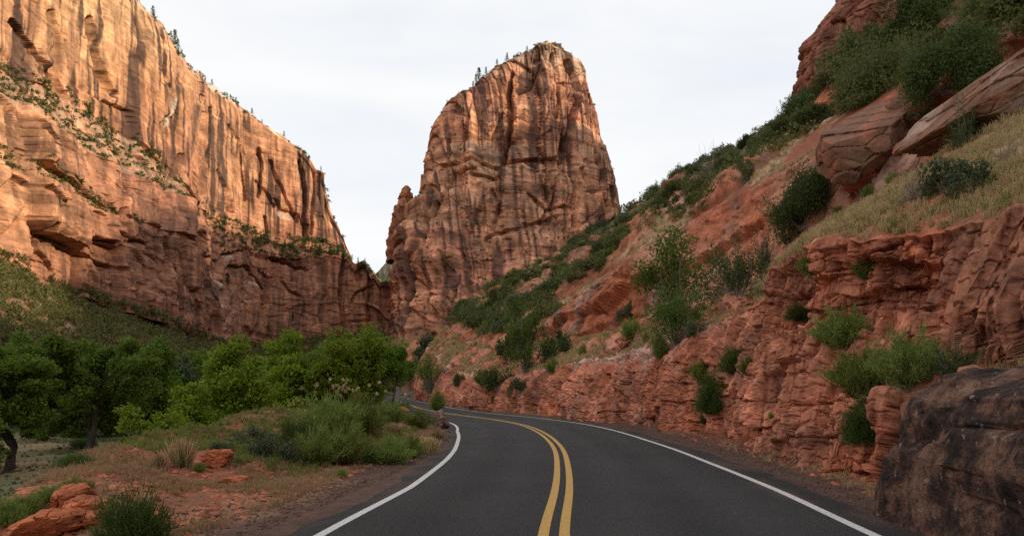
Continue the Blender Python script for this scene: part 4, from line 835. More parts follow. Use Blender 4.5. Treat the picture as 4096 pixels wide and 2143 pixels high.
# ---- scrub of the upper slope: the largest ones singly
def pick(P, mask, n, step=1.0, r=rng):
    idx = np.argwhere(mask); sel = idx[r.permutation(len(idx))[:n * 6]]; out_ = []; pts = np.zeros((0, 3))
    for a, b_ in sel:
        p = P[a, b_]
        if len(pts) and np.min(np.sum((pts - p)**2, 1)) < step(p)**2: continue
        pts = np.vstack([pts, p]); out_.append(p)
        if len(out_) >= n: break
    return np.array(out_)
hx, hy = proj(HPd)
vis = (hx > 380) & (hx < 1060) & (hy > -40) & (hy < 400)
dens = fbm(HPd[..., 0] / 14, HPd[..., 1] / 14, o=3)
def line_y(x): return np.interp(x, [430, 480, 545, 575, 640, 700, 780, 840, 1024], [352, 338, 322, 288, 232, 210, 150, 110, 30])   # scrub grows above this line of the slope
ptsH = pick(HPd, vis & (TPh > 5.6) & (hy < line_y(hx)) & ((dens > -.5) | ((hx < 640) & (dens > -.95))), 300, lambda p: .0085 * p[1] + .55)
for i, p in enumerate(ptsH):
    s = (1.15 + .9 * random.random()) * (1 + p[1] / 200); kd = random.choice(['scrub', 'scrub', 'dark', 'dark', 'sage', 'feather', 'scrub'])
    plant(kd, i % 4, p, s, s * random.uniform(.8, 1.25), 'scrub_oak', 'rounded olive scrub bush in the dense thicket along the upper right slope', 'scrub bush', 'scrub bushes of the upper right slope', stems=False)
# ---- masses too many to count: one object per place
def low_clump(seed, n=70, leaf=.16):
    r = np.random.default_rng(seed); cs = lobes(6, r, .8); return leaf_quads(cloud(n, cs, r.uniform(.3, .5, 6), r, .4) + [0, 0, .15], leaf, .7, .2, r)
def mass(name, pts, size, mat, label, n=70, leaf=.16, hgt=1.0):
    prot = [low_clump(900 + k, n, leaf) for k in range(5)]; Vs, Fs, o = [], [], 0
    for i, p in enumerate(pts):
        V, Fc = prot[i % 5]; s = size(p) * random.uniform(.6, 1.35); a = random.random() * 6.28; ca, sa = math.cos(a), math.sin(a)
        W = V * s * np.array([1, 1, hgt]); W = np.stack([W[:, 0] * ca - W[:, 1] * sa, W[:, 0] * sa + W[:, 1] * ca, W[:, 2]], 1) + p; Vs.append(W); Fs.append(Fc + o); o += len(V)
    ob = mesh_np(name, np.vstack(Vs), np.vstack(Fs), mat, None, False); tag(ob, label, 'scrub', kind='stuff'); return ob
lx, ly = proj(LWd)
inv = (lx > -40) & (lx < 400) & (ly > -20)
tn_ = fbm(LWd[..., 0] / 22, LWd[..., 1] / 22, o=3)
ptsT = pick(LWd, inv & (TP < 1.08) & (ly < 395) & (tn_ > -.7), 2300, lambda p: .0046 * p[1] + .6)
o_ = np.argsort([p[1] for p in ptsT]); ptsT = ptsT[o_]
mass('talus_scrub', ptsT, lambda p: 2.1 + p[1] / 190, M_tal, 'grey green scrub covering the slope at the foot of the left canyon wall', 120, .12, 1.15)
nb = fbm(LWd[..., 0] / 18 + 4, LWd[..., 1] / 18, o=3)
mb = inv & (((TP > 4.0) & (TP < 5.05) & (nb > -.45)) | ((TP > 2.0) & (TP < 3.05) & (nb > -.3) & (lx < 140)) | ((TP > 6.05) & (TP < 7) & (nb > -.1)))
ptsB = pick(LWd, mb, 1100, lambda p: 2.0)
mass('ledge_scrub', ptsB, lambda p: 1.8 + p[1] / 330, M_scrubd, 'dark green scrub growing along the ledges and rim of the left canyon wall', 60, .17)
pkn = grid_normals(PKd); pkx, pky = proj(PKd)
flat_ = (np.abs(pkn[..., 2]) > .55) & (PKd[..., 1] < 930) & (PKd[..., 2] > 60)
bandp = stroke(pkx, pky, [(395, 330), (430, 285), (470, 268), (520, 262), (560, 248), (600, 232)], 26) > 0
ptsP = pick(PKd, (flat_ | (bandp & (fbm(PKd[..., 0] / 14, PKd[..., 2] / 9, o=3) > .0) & (np.abs(pkn[..., 2]) > .3))) & (PKd[..., 1] < 930), 420, lambda p: 4.0)
mass('ledge_scrub', ptsP, lambda p: 2.8, M_scrubd, 'dark scrub dotted over the ledges of the tall peak', 60, .17)
ORD = 'first second third fourth fifth sixth seventh eighth ninth tenth eleventh twelfth thirteenth fourteenth fifteenth sixteenth seventeenth eighteenth nineteenth twentieth'.split()
ORD += ['twenty ' + w for w in ORD[:9]]
ptsF = pick(HPd, vis & (TPh > 5.4) & (hy < line_y(hx) + 4) & ((dens > -.35) | ((hx < 640) & (dens > -.9))), 620, lambda p: .006 * p[1] + .4)
mass('hillside_scrub', ptsF, lambda p: 1.0 + p[1] / 130, M_scrub, 'low scrub filling the gaps between the bushes of the upper right slope', 160, .085)
# ---- pines: on the rims and ledges
def make_pine(seed):
    r = np.random.default_rng(seed); P_ = []
    for k in range(16):
        z = .18 + .80 * k / 16; rad = (.26 * (1 - (z - .1)) + .04) * r.uniform(.7, 1.2); m_ = 26; a = r.uniform(0, 6.28, m_); rr_ = rad * r.uniform(.2, 1, m_); P_.append(np.stack([np.cos(a) * rr_, np.sin(a) * rr_, z + r.normal(size=m_) * .02 - rr_ * .15], 1))
    return leaf_quads(np.vstack(P_), .035, .55, .6, r), tube_mesh([(np.array([[0, 0, -.03], [0, 0, .5], [0.01, 0, 1]]), [.022, .015, .003])], 5)
PINE = []
for k in range(4):
    (V, Fc), (v, f) = make_pine(700 + k); PINE.append((mesh_np('crown', V, Fc, M_scrubd, None, False, link=False), mesh_np('trunk', v, f, M_bark, link=False)))
def pine(p, h, label, group):
    k = random.randrange(4); e = bpy.data.objects.new('pine_tree', None); COL.objects.link(e); e.location = (p[0], p[1], p[2] - .05 * h); e.scale = (h * random.uniform(.8, 1.2), h, h); e.rotation_euler = (0, 0, random.random() * 6)
    for nm, me in (('crown', PINE[k][0]), ('trunk', PINE[k][1])):
        o = bpy.data.objects.new(nm, me); COL.objects.link(o); o.parent = e
    return tag(e, label, 'pine tree', group)
def skyline(px, names, lo=0, hi=400):
    """first terrain row met going down a picture column"""
    for y in np.arange(lo, hi, 1.0):
        p = hit(px, y)
        if p is not None: return Vector(p), y
    return None, None
for i, (px, hp) in enumerate(((153, 9), (171, 7), (175, 15), (178, 10), (205, 5), (212, 6), (227, 4), (236, 7), (252, 6), (262, 4), (284, 6), (309, 4), (321, 5), (334, 4), (352, 5), (358, 6), (365, 4))):
    p, y = skyline(px, None)
    if p: pine(p, hp / F * p.y * 1.15, ORD[i] + ' pine from the left standing on the rim of the left canyon wall', 'pines on the rim of the left canyon wall')
for i, (px, hp) in enumerate(((447, 3), (473, 6), (476, 9), (479, 12), (486, 8), (497, 6), (507, 9), (518, 4), (527, 6))):
    p, y = skyline(px, None)
    if p: pine(p, hp / F * p.y * 1.15, ORD[i] + ' pine from the left on the shoulder of the tall peak', 'pines on the left shoulder of the tall peak')
LP = sorted(((27,92,14),(32,98,11),(90,118,14),(58,104,9),(112,140,14),(130,156,13),(110,112,9),(165,168,12),(60,205,9),(8,76,10),(12,80,8),(246,250,9),(253,243,7),(303,248,9),(312,252,10),(320,252,9),(330,256,8),(338,255,9),(344,258,8),(220,230,7),(232,236,8),(268,242,7),(285,245,7),(228,285,14),(268,335,12),(293,320,8),(378,278,7)))
for i, (px, py, hp) in enumerate(LP):
    p = hit(px, py)
    if p: pine(p, hp / F * p.y, ORD[i] + ' pine from the left on the ledges of the left canyon wall', 'pines on the ledges of the left canyon wall')
# ---- broadleaf trees
def make_tree(seed, H, W, levels=4, nleaf=22000, leaf=.11, hang=0.0, lean=(0, 0), tr=.32, crown_base=.25, droop=.0, clump=.75, hollow=.5, up=.25):
    r = np.random.default_rng(seed); paths = []; tips = []
    def grow(p, d, L_, rad, lv):
        n = 6; pts = [p.copy()]; q_ = p.copy(); dd_ = d.copy()
        for _ in range(n - 1):
            dd_ = dd_ + r.normal(size=3) * .16; dd_[2] += .03 - droop * .1 * (lv < 2); dd_ /= np.linalg.norm(dd_); q_ = q_ + dd_ * L_ / (n - 1); pts.append(q_.copy())
        paths.append((np.array(pts), np.linspace(rad, rad * .55, n)))
        if lv == 0: tips.append(q_); tips.append(pts[3]); return
        nb = 3 if lv > 1 else 3
        for k in range(nb):
            a = r.uniform(0, 6.28); b_ = r.uniform(.45, .95); ref = np.array([math.cos(a), math.sin(a), 0]); nd = dd_ * math.cos(b_) + ref * math.sin(b_) * np.array([1, 1, .55]); nd[2] += .05; nd /= np.linalg.norm(nd)
            grow(pts[-1 if k else 3], nd, L_ * r.uniform(.62, .85), rad * .55, lv - 1)
    d0 = np.array([lean[0], lean[1], 1.0]); d0 /= np.linalg.norm(d0); grow(np.array([0, 0, -.3]), d0, H * crown_base + .3, tr, levels)
    tips = np.array(tips); hor = np.percentile(np.linalg.norm(tips[:, :2], axis=1), 92); zt = np.percentile(tips[:, 2], 97); z0 = H * crown_base
    sxy = W / 2 / hor * .88; 
    def warp(P_):
        P_ = P_.copy(); k = sst(z0 * .6, z0 * 1.6, P_[:, 2]); P_[:, :2] *= (1 + (sxy - 1) * k)[:, None]
        P_[:, 2] = np.where(P_[:, 2] > z0, z0 + (P_[:, 2] - z0) * (H * .95 - z0) / (zt - z0), P_[:, 2]); return P_
    paths = [(warp(p), rad) for p, rad in paths]; tips = warp(tips)
    if hang: ex = tips[r.random(len(tips)) < .6].copy(); ex[:, 2] -= r.uniform(.08, hang, len(ex)) * H; ex[:, :2] *= r.uniform(.8, 1.1, (len(ex), 1)); tips = np.vstack([tips, ex])
    cr_ = r.uniform(.5, 1.15, len(tips)) * clump; k = r.integers(0, len(tips), nleaf); dv = r.normal(size=(nleaf, 3)); dv /= np.linalg.norm(dv, axis=1, keepdims=True)
    P_ = tips[k] + dv * (cr_[k] * r.uniform(.25, 1, nleaf)**.6)[:, None] * np.array([1.15, 1.15, .75]); P_[:, 2] = np.maximum(P_[:, 2], H * .12)
    return tube_mesh(paths, 7), leaf_quads(P_, leaf, .62, up, r)
def tree(px, py, zb, H, W, seed, lmat, bmat, name, label, cat='tree', group=None, Y=None, **kw):
    """trunk foot seen at (px, py) when the ground lies at height zb"""
    if Y is None: Y = (CAMH - zb) * F / (py - HZ)
    (tv, tf), (lv, lf) = make_tree(seed, H, W, **kw); e = bpy.data.objects.new(name, None); COL.objects.link(e); e.location = ((px - 512) / F * Y, Y, zb)
    o = mesh_np('trunk', tv, tf, bmat); o.parent = e; o = mesh_np('crown', lv, lf, lmat, None, False); o.parent = e
    return tag(e, label, cat, group)
tree(8, 473, -5.5, 11.8, 20, 11, M_cott, M_bark, 'cottonwood_tree', 'large dark cottonwood with forked trunk at the left edge of the meadow', nleaf=60000, leaf=.17, clump=1.1, tr=.5, crown_base=.2, hang=.42, lean=(.12, 0), levels=4)
tree(88, 452, -5.5, 13.2, 19, 12, M_cott, M_bark, 'cottonwood_tree', 'dark cottonwood with a short straight trunk in the middle of the meadow', nleaf=52000, leaf=.2, clump=1.25, tr=.55, crown_base=.24, hang=.4)
tree(140, 442, -5.5, 14.0, 12, 13, M_cott, M_bark, 'cottonwood_tree', 'dark cottonwood standing behind the one with the short straight trunk', hang=.45, nleaf=40000, leaf=.19, clump=1.4, tr=.4)
tree(45, 440, -5.5, 15.0, 13, 14, M_cott, M_bark, 'cottonwood_tree', 'dark cottonwood far back between the two meadow cottonwoods', hang=.4, nleaf=36000, leaf=.19, clump=1.4, tr=.4)
tree(185, 436, -5.5, 13.5, 9, 15, M_sage, M_barkg, 'cottonwood_tree', 'thin grey green cottonwood with a crooked pale trunk', nleaf=9000, leaf=.14, clump=.9, tr=.3, crown_base=.35)
tree(226, 480, -5.0, 9.6, 7.6, 16, M_elder, M_bark, 'box_elder_tree', 'bright green box elder rising behind the roadside berm', hang=.35, nleaf=26000, leaf=.12, clump=.75, tr=.16, crown_base=.2, Y=42)
tree(192, 470, -5.0, 7.2, 5.2, 17, M_elder, M_bark, 'box_elder_tree', 'smaller bright green box elder left of the tall one behind the berm', hang=.35, nleaf=9000, leaf=.11, clump=.5, tr=.12, crown_base=.2, Y=40)
tree(150, 470, -3.6, 4.6, 4.6, 18, M_elder, M_bark, 'box_elder_tree', 'low bright green box elder at the red tip of the berm', hang=.35, nleaf=9000, leaf=.09, clump=.42, tr=.08, crown_base=.15, Y=27)
tree(298, 470, -5.0, 11.2, 10.5, 19, M_elder, M_bark, 'box_elder_tree', 'broad green box elder left of the middle of the tree row', hang=.35, nleaf=30000, leaf=.16, clump=.95, tr=.2, crown_base=.2, Y=57)
tree(350, 470, -5.0, 11.6, 9.5, 20, M_elder, M_bark, 'box_elder_tree', 'green box elder in the middle of the tree row beside the road', hang=.35, nleaf=26000, leaf=.16, clump=.95, tr=.2, crown_base=.2, Y=60)
tree(376, 470, -4.5, 12.0, 7.0, 21, M_cott, M_bark, 'box_elder_tree', 'dark green box elder nearest the road at the end of the tree row', nleaf=22000, leaf=.11, clump=.85, tr=.2, crown_base=.2, Y=68)
tree(324, 470, -5.0, 11.0, 9, 22, M_cott, M_bark, 'box_elder_tree', 'dark box elder behind the gap of the tree row', nleaf=18000, leaf=.12, clump=.9, tr=.2, crown_base=.2, Y=70)
tree(258, 470, -5.0, 8.4, 8, 23, M_cott, M_bark, 'box_elder_tree', 'dark low box elder between the two bright groups', nleaf=14000, leaf=.11, clump=.85, tr=.2, crown_base=.2, Y=62)
for i, (px, Y, H, W, mt, lab) in enumerate(((430, 235, 20, 17, M_sage, 'grey green cottonwood with bare branches left of the red outcrop'), (398, 250, 17, 14, M_cott, 'dark cottonwood shading the far bend of the road'), (414, 300, 20, 14, M_cott, 'dark cottonwood directly behind the two walkers'), (384, 300, 18, 13, M_cott, 'dark cottonwood left of the far bend'), (440, 330, 22, 16, M_cott, 'tall dark cottonwood behind the red outcrop'), (455, 215, 15, 12, M_sage, 'pale grey green tree at the foot of the scrub slope'))):
    tree(px, 395, .3, H, W, 30 + i, mt, M_barkg if i in (0, 1) else M_bark, 'cottonwood_tree', lab, nleaf=9000, leaf=.38, clump=2.0, tr=.5 if i != 1 else .8, crown_base=.22, Y=Y, levels=3)
bp_ = []
for k in range(3):
    (tv, tf), (lv, lf) = make_tree(60 + k, 13, 13, nleaf=9000, leaf=.32, clump=1.7, tr=.4, crown_base=.2, hang=.3, levels=3); bp_.append((mesh_np('trunk', tv, tf, M_bark, link=False), mesh_np('crown', lv, lf, (M_cott, M_cott, M_scrub)[k], None, False, link=False)))
for i in range(46):
    Y = random.uniform(105, 330); px = random.uniform(-15, 352); e = bpy.data.objects.new('cottonwood_tree', None); COL.objects.link(e); X = (px - 512) / F * Y
    e.location = (X, Y, -5.5 + .1 * max(0, -X - 150) + 6 * float(sst(230, 480, np.array(Y)))); s = random.uniform(.85, 1.2) * (1 + max(0, Y - 130) / 420); e.scale = (s, s, s); e.rotation_euler = (0, 0, random.random() * 6.3)
    for nm, me in zip(('trunk', 'crown'), bp_[i % 3]): o = bpy.data.objects.new(nm, me); COL.objects.link(o); o.parent = e
    tag(e, 'green tree in the belt between the tree row and the left cliff foot', 'tree', 'trees of the valley belt')
# far trees of the valley floor, one mass behind the row
vm = []
for _ in range(520):
    Y = random.uniform(120, 420); px = random.uniform(-20, 385)
    if (px - 512) / F * Y < -6 - .25 * Y + 30 and (px < 370 or Y > 260): vm.append((( px - 512) / F * Y, Y, -5.5 + .1 * max(0, -(px - 512) / F * Y - 150) + random.uniform(1, 4) + 6 * float(sst(230, 480, np.array(Y)))))
mass('valley_thicket', np.array(vm), lambda p: 3.6, M_cott, 'dark green thicket filling the valley floor behind the tree row', 160, .11, 1.3)
# dead branches above the tree row
def dead_tree(px, Y, zb, H, label, seed):
    r = np.random.default_rng(seed); paths = []
    def g(p, d, L_, rad, lv):
        pts = [p.copy()]; q_ = p.copy()
        for _ in range(5): d = d + r.normal(size=3) * .25; d /= np.linalg.norm(d); q_ = q_ + d * L_ / 5; pts.append(q_.copy())
        paths.append((np.array(pts), np.linspace(rad, rad * .4, 6)))
        if lv:
            for k in range(4): nd = d + r.normal(size=3) * .7; nd[2] += .2; nd /= np.linalg.norm(nd); g(pts[1 + k], nd, L_ * .62, rad * .5, lv - 1)
    g(np.array([0, 0, -.3]), np.array([0, 0, 1.0]), H * .55, .22, 3); V, Fc = tube_mesh(paths, 4); o = mesh_np('dead_tree', V, Fc, M_twig); o.location = ((px - 512) / F * Y, Y, zb); tag(o, label, 'dead tree')
dead_tree(372, 66, -5, 13.2, 'bare grey dead tree sticking out above the green tree row', 5)
dead_tree(442, 140, 2.5, 9, 'bare grey dead tree at the left foot of the scrub slope', 8)
# ---- plants of the roadside berm
LEFT = [('wispdark',335,1375,215,200,'big dark green bush on the berm at the bottom edge','bush'),
 ('dry',455,1170,120,125,'tall clump of straw coloured grass on the crest of the berm','grass clump'),('green_tuft',460,1175,50,55,'green base tuft below the tall straw clump','bush'),('dry',400,1180,60,70,'thin straw clump left of the tall one','grass clump'),
 ('sage',630,1125,120,80,'grey green bush behind the small red boulder','bush'),('sage',690,1155,120,80,'grey green bush in front of the dark broom bush','bush'),
 ('wispdark',750,1125,130,105,'dark broom bush left of the tallest flowering one','bush'),('wisp',830,1110,170,150,'tall rabbitbrush left in the row with dried flower heads','rabbitbrush'),('wisp',900,1095,150,130,'tall rabbitbrush with dried flower heads in the middle of the row','rabbitbrush'),
 ('wisp',800,1165,150,120,'green rabbitbrush at the front of the row above the bare soil','rabbitbrush'),('wisp',870,1165,130,110,'green rabbitbrush in the front row left of the compact dark bush','rabbitbrush'),('wispdark',930,1168,55,62,'compact dark green bush at the front of the row','bush'),
 ('wisp',985,1165,100,90,'light green broom bush right of the compact dark bush','rabbitbrush'),('wisp',1030,1150,80,80,'light green broom bush near the road bend','rabbitbrush'),('dry',1080,1140,90,75,'dry grass clump at the edge of the road bend','grass clump'),
 ('wisp',1050,1075,85,60,'small rabbitbrush beside the dark boulder at the bend','rabbitbrush'),('wisp',985,1065,90,70,'small rabbitbrush on the far crest of the berm','rabbitbrush'),('wispdark',925,1065,80,50,'dark low bush under the last tree of the row','bush'),
 ('green_tuft',600,1165,50,30,'low green tuft right of the small red boulder','bush'),('green_tuft',500,1185,60,35,'low green tuft left of the small red boulder','bush'),('dry',990,1090,80,50,'dry grass clump between the two small rabbitbrushes','grass clump'),
 ('dry',1100,1105,60,50,'dry grass clump below the dark boulder','grass clump'),('green_tuft',860,1200,50,35,'small low tuft on the bare soil below the row','bush'),('wispdark',190,1170,120,40,'dark low bush on the meadow near the left cottonwood','bush'),('wispdark',210,1125,70,35,'dark low bush beside the short cottonwood trunk','bush'),
 ('wisp',60,1290,90,60,'pale green weeds at the left edge of the meadow','weeds'),('wisp',20,1320,90,80,'tall green weeds in the lower left corner','weeds'),('wisp',130,1265,90,60,'green weeds behind the orange boulders','weeds'),('wisp',190,1240,80,55,'green weeds at the foot of the berm slope','weeds'),('sage',560,1130,60,30,'small sage bush between the straw clump and the red boulder','bush')]
for i, (kd, x, y, wp, hp, lab, cat) in enumerate(LEFT):
    e = at_px(kd, i % 3, x / q, y / q, wp / q, hp / q, {'bush': 'bush', 'rabbitbrush': 'rabbitbrush', 'weeds': 'weeds', 'grass clump': 'grass_clump'}[cat], lab, cat, only={'ground', 'road'})
    if e is not None and 'flower' in lab:
        r = np.random.default_rng(i); c0 = r.normal(size=(14, 3)) * [.36, .36, .10] + [0, 0, 1.05]; V, Fc = leaf_quads(cloud(420, c0, np.full(14, .035), r), .014, .8, 0, r); o = mesh_np('flower_heads', V, Fc, M_flower, None, False); o.parent = e; o['kind'] = 'stuff'
# ---- grass: uncountable
def grass_mass(name, pts, hgt, mat, label, wdt=.012, blades=14, spread=.7):
    prot = [make_tuft(800 + k, blades, wdt, spread, .3) for k in range(8)]; Vs, Fs, o = [], [], 0
    for i, p in enumerate(pts):
        V, Fc = prot[i % 8]; s = hgt(p) * random.uniform(.5, 1.4); a = random.random() * 6.28; ca, sa = math.cos(a), math.sin(a)
        W = np.stack([V[:, 0] * ca - V[:, 1] * sa, V[:, 0] * sa + V[:, 1] * ca, V[:, 2]], 1) * s + p; Vs.append(W); Fs.append(Fc + o); o += len(V)
    ob = mesh_np(name, np.vstack(Vs), np.vstack(Fs), mat, None, False); tag(ob, label, 'grass', kind='stuff')
def sample(P, mask, n, r=rng):
    idx = np.argwhere(mask); w_ = idx[r.integers(0, len(idx), n)]; p = P[w_[:, 0], w_[:, 1]].copy()
    return p
gxp, gyp = proj(gv); vg = (gxp > -30) & (gxp < 1054) & (gyp < 560)
nG = fbm(gv[..., 0] / 1.6, gv[..., 1] / 1.6, o=4); L_ = -lat
bermm = vg & (L_ > 4.3) & (GZ > -1.5) & (GY > 3) & (GY < 75)
def jitter(p, a): p[:, 0] += rng.normal(size=len(p)) * a; p[:, 1] += rng.normal(size=len(p)) * a; return p
P1 = sample(gv, bermm & (nG > -.2), 20000); P1 = P1 + 0
grass_mass('dry_grass', P1, lambda p: .09 + .006 * p[1], M_dry, 'short dry straw coloured grass scattered over the roadside berm', .016, 9, 1.1)
P2 = sample(gv, bermm & (L_ > 5.2) & (GY > 14) & (nG > -.5), 6000)
grass_mass('green_grass', P2, lambda p: .18 + .006 * p[1], M_rabbit, 'green grass and weeds between the bushes of the berm', .018, 14, .8)
mead = vg & (GZ < -4.3) & (GY > 18) & (GY < 130) & (lat < 0) & (gxp < 330)
P3 = sample(gv, mead, 5000); grass_mass('meadow_grass', P3, lambda p: .22 + .003 * p[1], M_sage, 'grey green low growth on the valley meadow', .03, 12, 1.0)
P3 = sample(gv, mead & (nG > -.1), 4000); grass_mass('dry_grass', P3, lambda p: .20 + .003 * p[1], M_dry, 'dry pale grass on the valley meadow', .03, 12, 1.0)
hm = vis & (rockA < .4) & (TPh > 3.8) & (TPh < 6.3)
P4 = sample(HPd, hm & (gs - .5 * sst(20, 30, yj)[None] > -.25), 14000); grass_mass('dry_grass', P4, lambda p: .22 + .006 * p[1], M_dry, 'dry blond grass covering the slope above the red road cut', .018, 12, .8)
P4 = sample(HPd, hm & (gs > .0), 2500); grass_mass('green_grass', P4, lambda p: .22 + .006 * p[1], M_rabbit, 'green grass mixed into the dry slope above the road cut', .018, 12, .8)
P5 = sample(HPd, (TPh > 1.15) & (TPh < 1.85) & (yj[None] < 13) & (yj[None] > 6), 1500); grass_mass('dry_grass', P5, lambda p: .45, M_dry, 'dry grass on the ledge between the dark boulder and the bulging cliff', .010, 14, .5)
footm = vg & (lat > 5.0) & (lat < 7.2) & (GY > 10) & (GY < 90); P6 = sample(gv, footm & (nG > .15), 350); grass_mass('dry_grass', P6, lambda p: .16 + .004 * p[1], M_dry, 'dry grass growing along the foot of the red road cut', .014, 12, .6)
# ================================================================== BOULDERS
def boulder_mesh(name, seed, nplanes=12, res=90, rough=.04, elong=(1, 1, 1), mat=None, colf=None):
    r = np.random.default_rng(seed); n = r.normal(size=(nplanes, 3)); n /= np.linalg.norm(n, axis=1, keepdims=True); h = r.uniform(.62, 1.0, nplanes)
    u = np.linspace(0, np.pi, res); v = np.linspace(0, 2 * np.pi, res * 2); U, V = np.meshgrid(u, v, indexing='ij'); D = np.stack([np.sin(U) * np.cos(V), np.sin(U) * np.sin(V), np.cos(U)], 2)
    rad = np.full(U.shape, 1.15)
    for a, b in zip(n, h):
        dt = D @ a; rad = np.minimum(rad, np.where(dt > .05, b / np.maximum(dt, .05), 9))
    P = D * rad[..., None]; x, y, z = P[..., 0], P[..., 1], P[..., 2]
    hh_, _fe = facet(x * 2.2 + y * 1.6 + seed, z * 2.6 + .4 * x, .10, .16, seed=seed % 40)
    P *= (1 + hh_ * (rough / .05) ** .5 - .04 * np.exp(-(_fe / .05)**2) + rough * fbm(x * 3 + seed, y * 3, z * 3, o=5) + rough * .4 * fbm(x * 1.2 + seed, y * 1.2, z * 2, o=3))[..., None]; P *= np.array(elong)
    return P
def boulder(px, py, wpx, hpx, dep, seed, name, label, col, group=None, cat='boulder', loc=None, tilt=0, rough=.05, colf=None, sink=.35, npl=11, res=80, mat=None):
    p = hit(px, py) if loc is None else Vector(loc)
    D = p.y; w_ = wpx / F * D / 2; h_ = hpx / F * D
    P = boulder_mesh(name, seed, npl, res, rough, (w_, dep / 2, h_ / (2 - sink)))
    _f, _q = facet(P[..., 0] / w_ * 2.2 + P[..., 1], P[..., 2] / h_ * 4, .35, .2, seed=seed % 40)
    c = colf(P) if colf else (np.array(col) * (1 + .2 * fbm(P[..., 0] / w_ * 2, P[..., 2] / h_ * 4, P[..., 1], o=4))[..., None])
    R_, C_ = P.shape[:2]; c = c * np.clip(1 + _f, .6, 1.4)[..., None]; o = mesh_np(name, P.reshape(-1, 3), grid_faces(R_, C_, False), mat or M_bould, c, False)
    o.location = (p.x, p.y + dep * .22, p.z + h_ / (2 - sink) * (1 - sink)); o.rotation_euler = (0, tilt, 0); return tag(o, label, cat, group)
M_bould = terrain_mat('boulder_rock', .5, .025, var=.28)
OR = (.42, .13, .055); RD = (.34, .11, .06); DK = (.15, .075, .055)
boulder(212, 465, 23, 16, 1.0, 3, 'boulder', 'small red angular boulder sitting on the crest of the berm', OR)
boulder(229, 484, 23, 8, .7, 4, 'boulder', 'flat red slab of rock lying on the bare soil of the berm', OR)
boulder(85, 489, 9, 8, .3, 9, 'boulder', 'little red stone on the crest of the berm slope', RD)
boulder(60, 510, 32, 22, .9, 5, 'boulder', 'orange boulder with an undercut side at the lower left of the berm', OR, tilt=-.4)
boulder(77, 514, 22, 17, .7, 6, 'boulder', 'rounded orange boulder right of the undercut one', OR)
boulder(32, 540, 50, 24, 1.0, 7, 'boulder', 'largest orange boulder in the lower left corner', OR, tilt=-.3)
boulder(78, 525, 24, 12, .6, 8, 'boulder', 'half buried orange rock above the big dark bush', OR)
boulder(441, 428, 17, 17, 1.3, 12, 'boulder', 'dark purple brown boulder at the inside edge of the road bend', (.20, .12, .10), rough=.09)
boulder(287, 455, 9, 6, .4, 13, 'boulder', 'small red stone below the broom bushes', OR)
boulder(403, 413, 12, 8, .8, 14, 'boulder', 'red flat rock half hidden in the grass near the dark boulder', RD)
# slope boulders
def cbrown(P): return mixc(np.array([.20, .105, .065]), np.array([.33, .13, .075]), sst(-.1, .5, fbm(P[..., 0] * .8, P[..., 2] * .8, P[..., 1] * .8, o=5)))
def cpale(P): return mixc(np.array([.24, .12, .075]), np.array([.42, .30, .23]), .8 * sst(.15, .5, fbm(P[..., 0] * .5, P[..., 2] * 1.6, P[..., 1] * .5, o=5)))
boulder(880, 164, 74, 66, 5, 21, 'boulder', 'huge brown slab sided boulder leaning on the grass slope', None, tilt=.25, colf=cbrown, res=110, npl=12, rough=.04)
boulder(868, 186, 46, 26, 1.6, 22, 'boulder', 'reddish block wedged under the huge brown boulder', RD, rough=.07)
boulder(1014, 108, 88, 52, 6, 23, 'boulder', 'pale streaked tilted slab boulder at the right edge of the slope', None, tilt=-.45, colf=cpale, res=110, npl=12, rough=.04)
boulder(938, 118, 50, 50, 4, 24, 'boulder', 'shadowed brown rock between the huge boulder and the pale slab', None, colf=cbrown, rough=.08)
boulder(902, 152, 14, 12, .6, 25, 'boulder', 'small upright red stone beside the huge brown boulder', RD)
boulder(537, 292, 26, 15, 5, 26, 'boulder', 'flat pink rock lying in the scrub left of the slab', (.42, .20, .13), tilt=-.4)
boulder(497, 298, 22, 12, 5, 27, 'boulder', 'orange rock in the scrub further left', OR, tilt=-.3)
boulder(628, 345, 26, 14, 2, 28, 'boulder', 'light red block on the scree under the slab', (.42, .17, .10), tilt=-.3)
boulder(560, 262, 16, 10, 4, 29, 'boulder', 'pink rock among bushes near the tip of the slope', (.42, .20, .13))
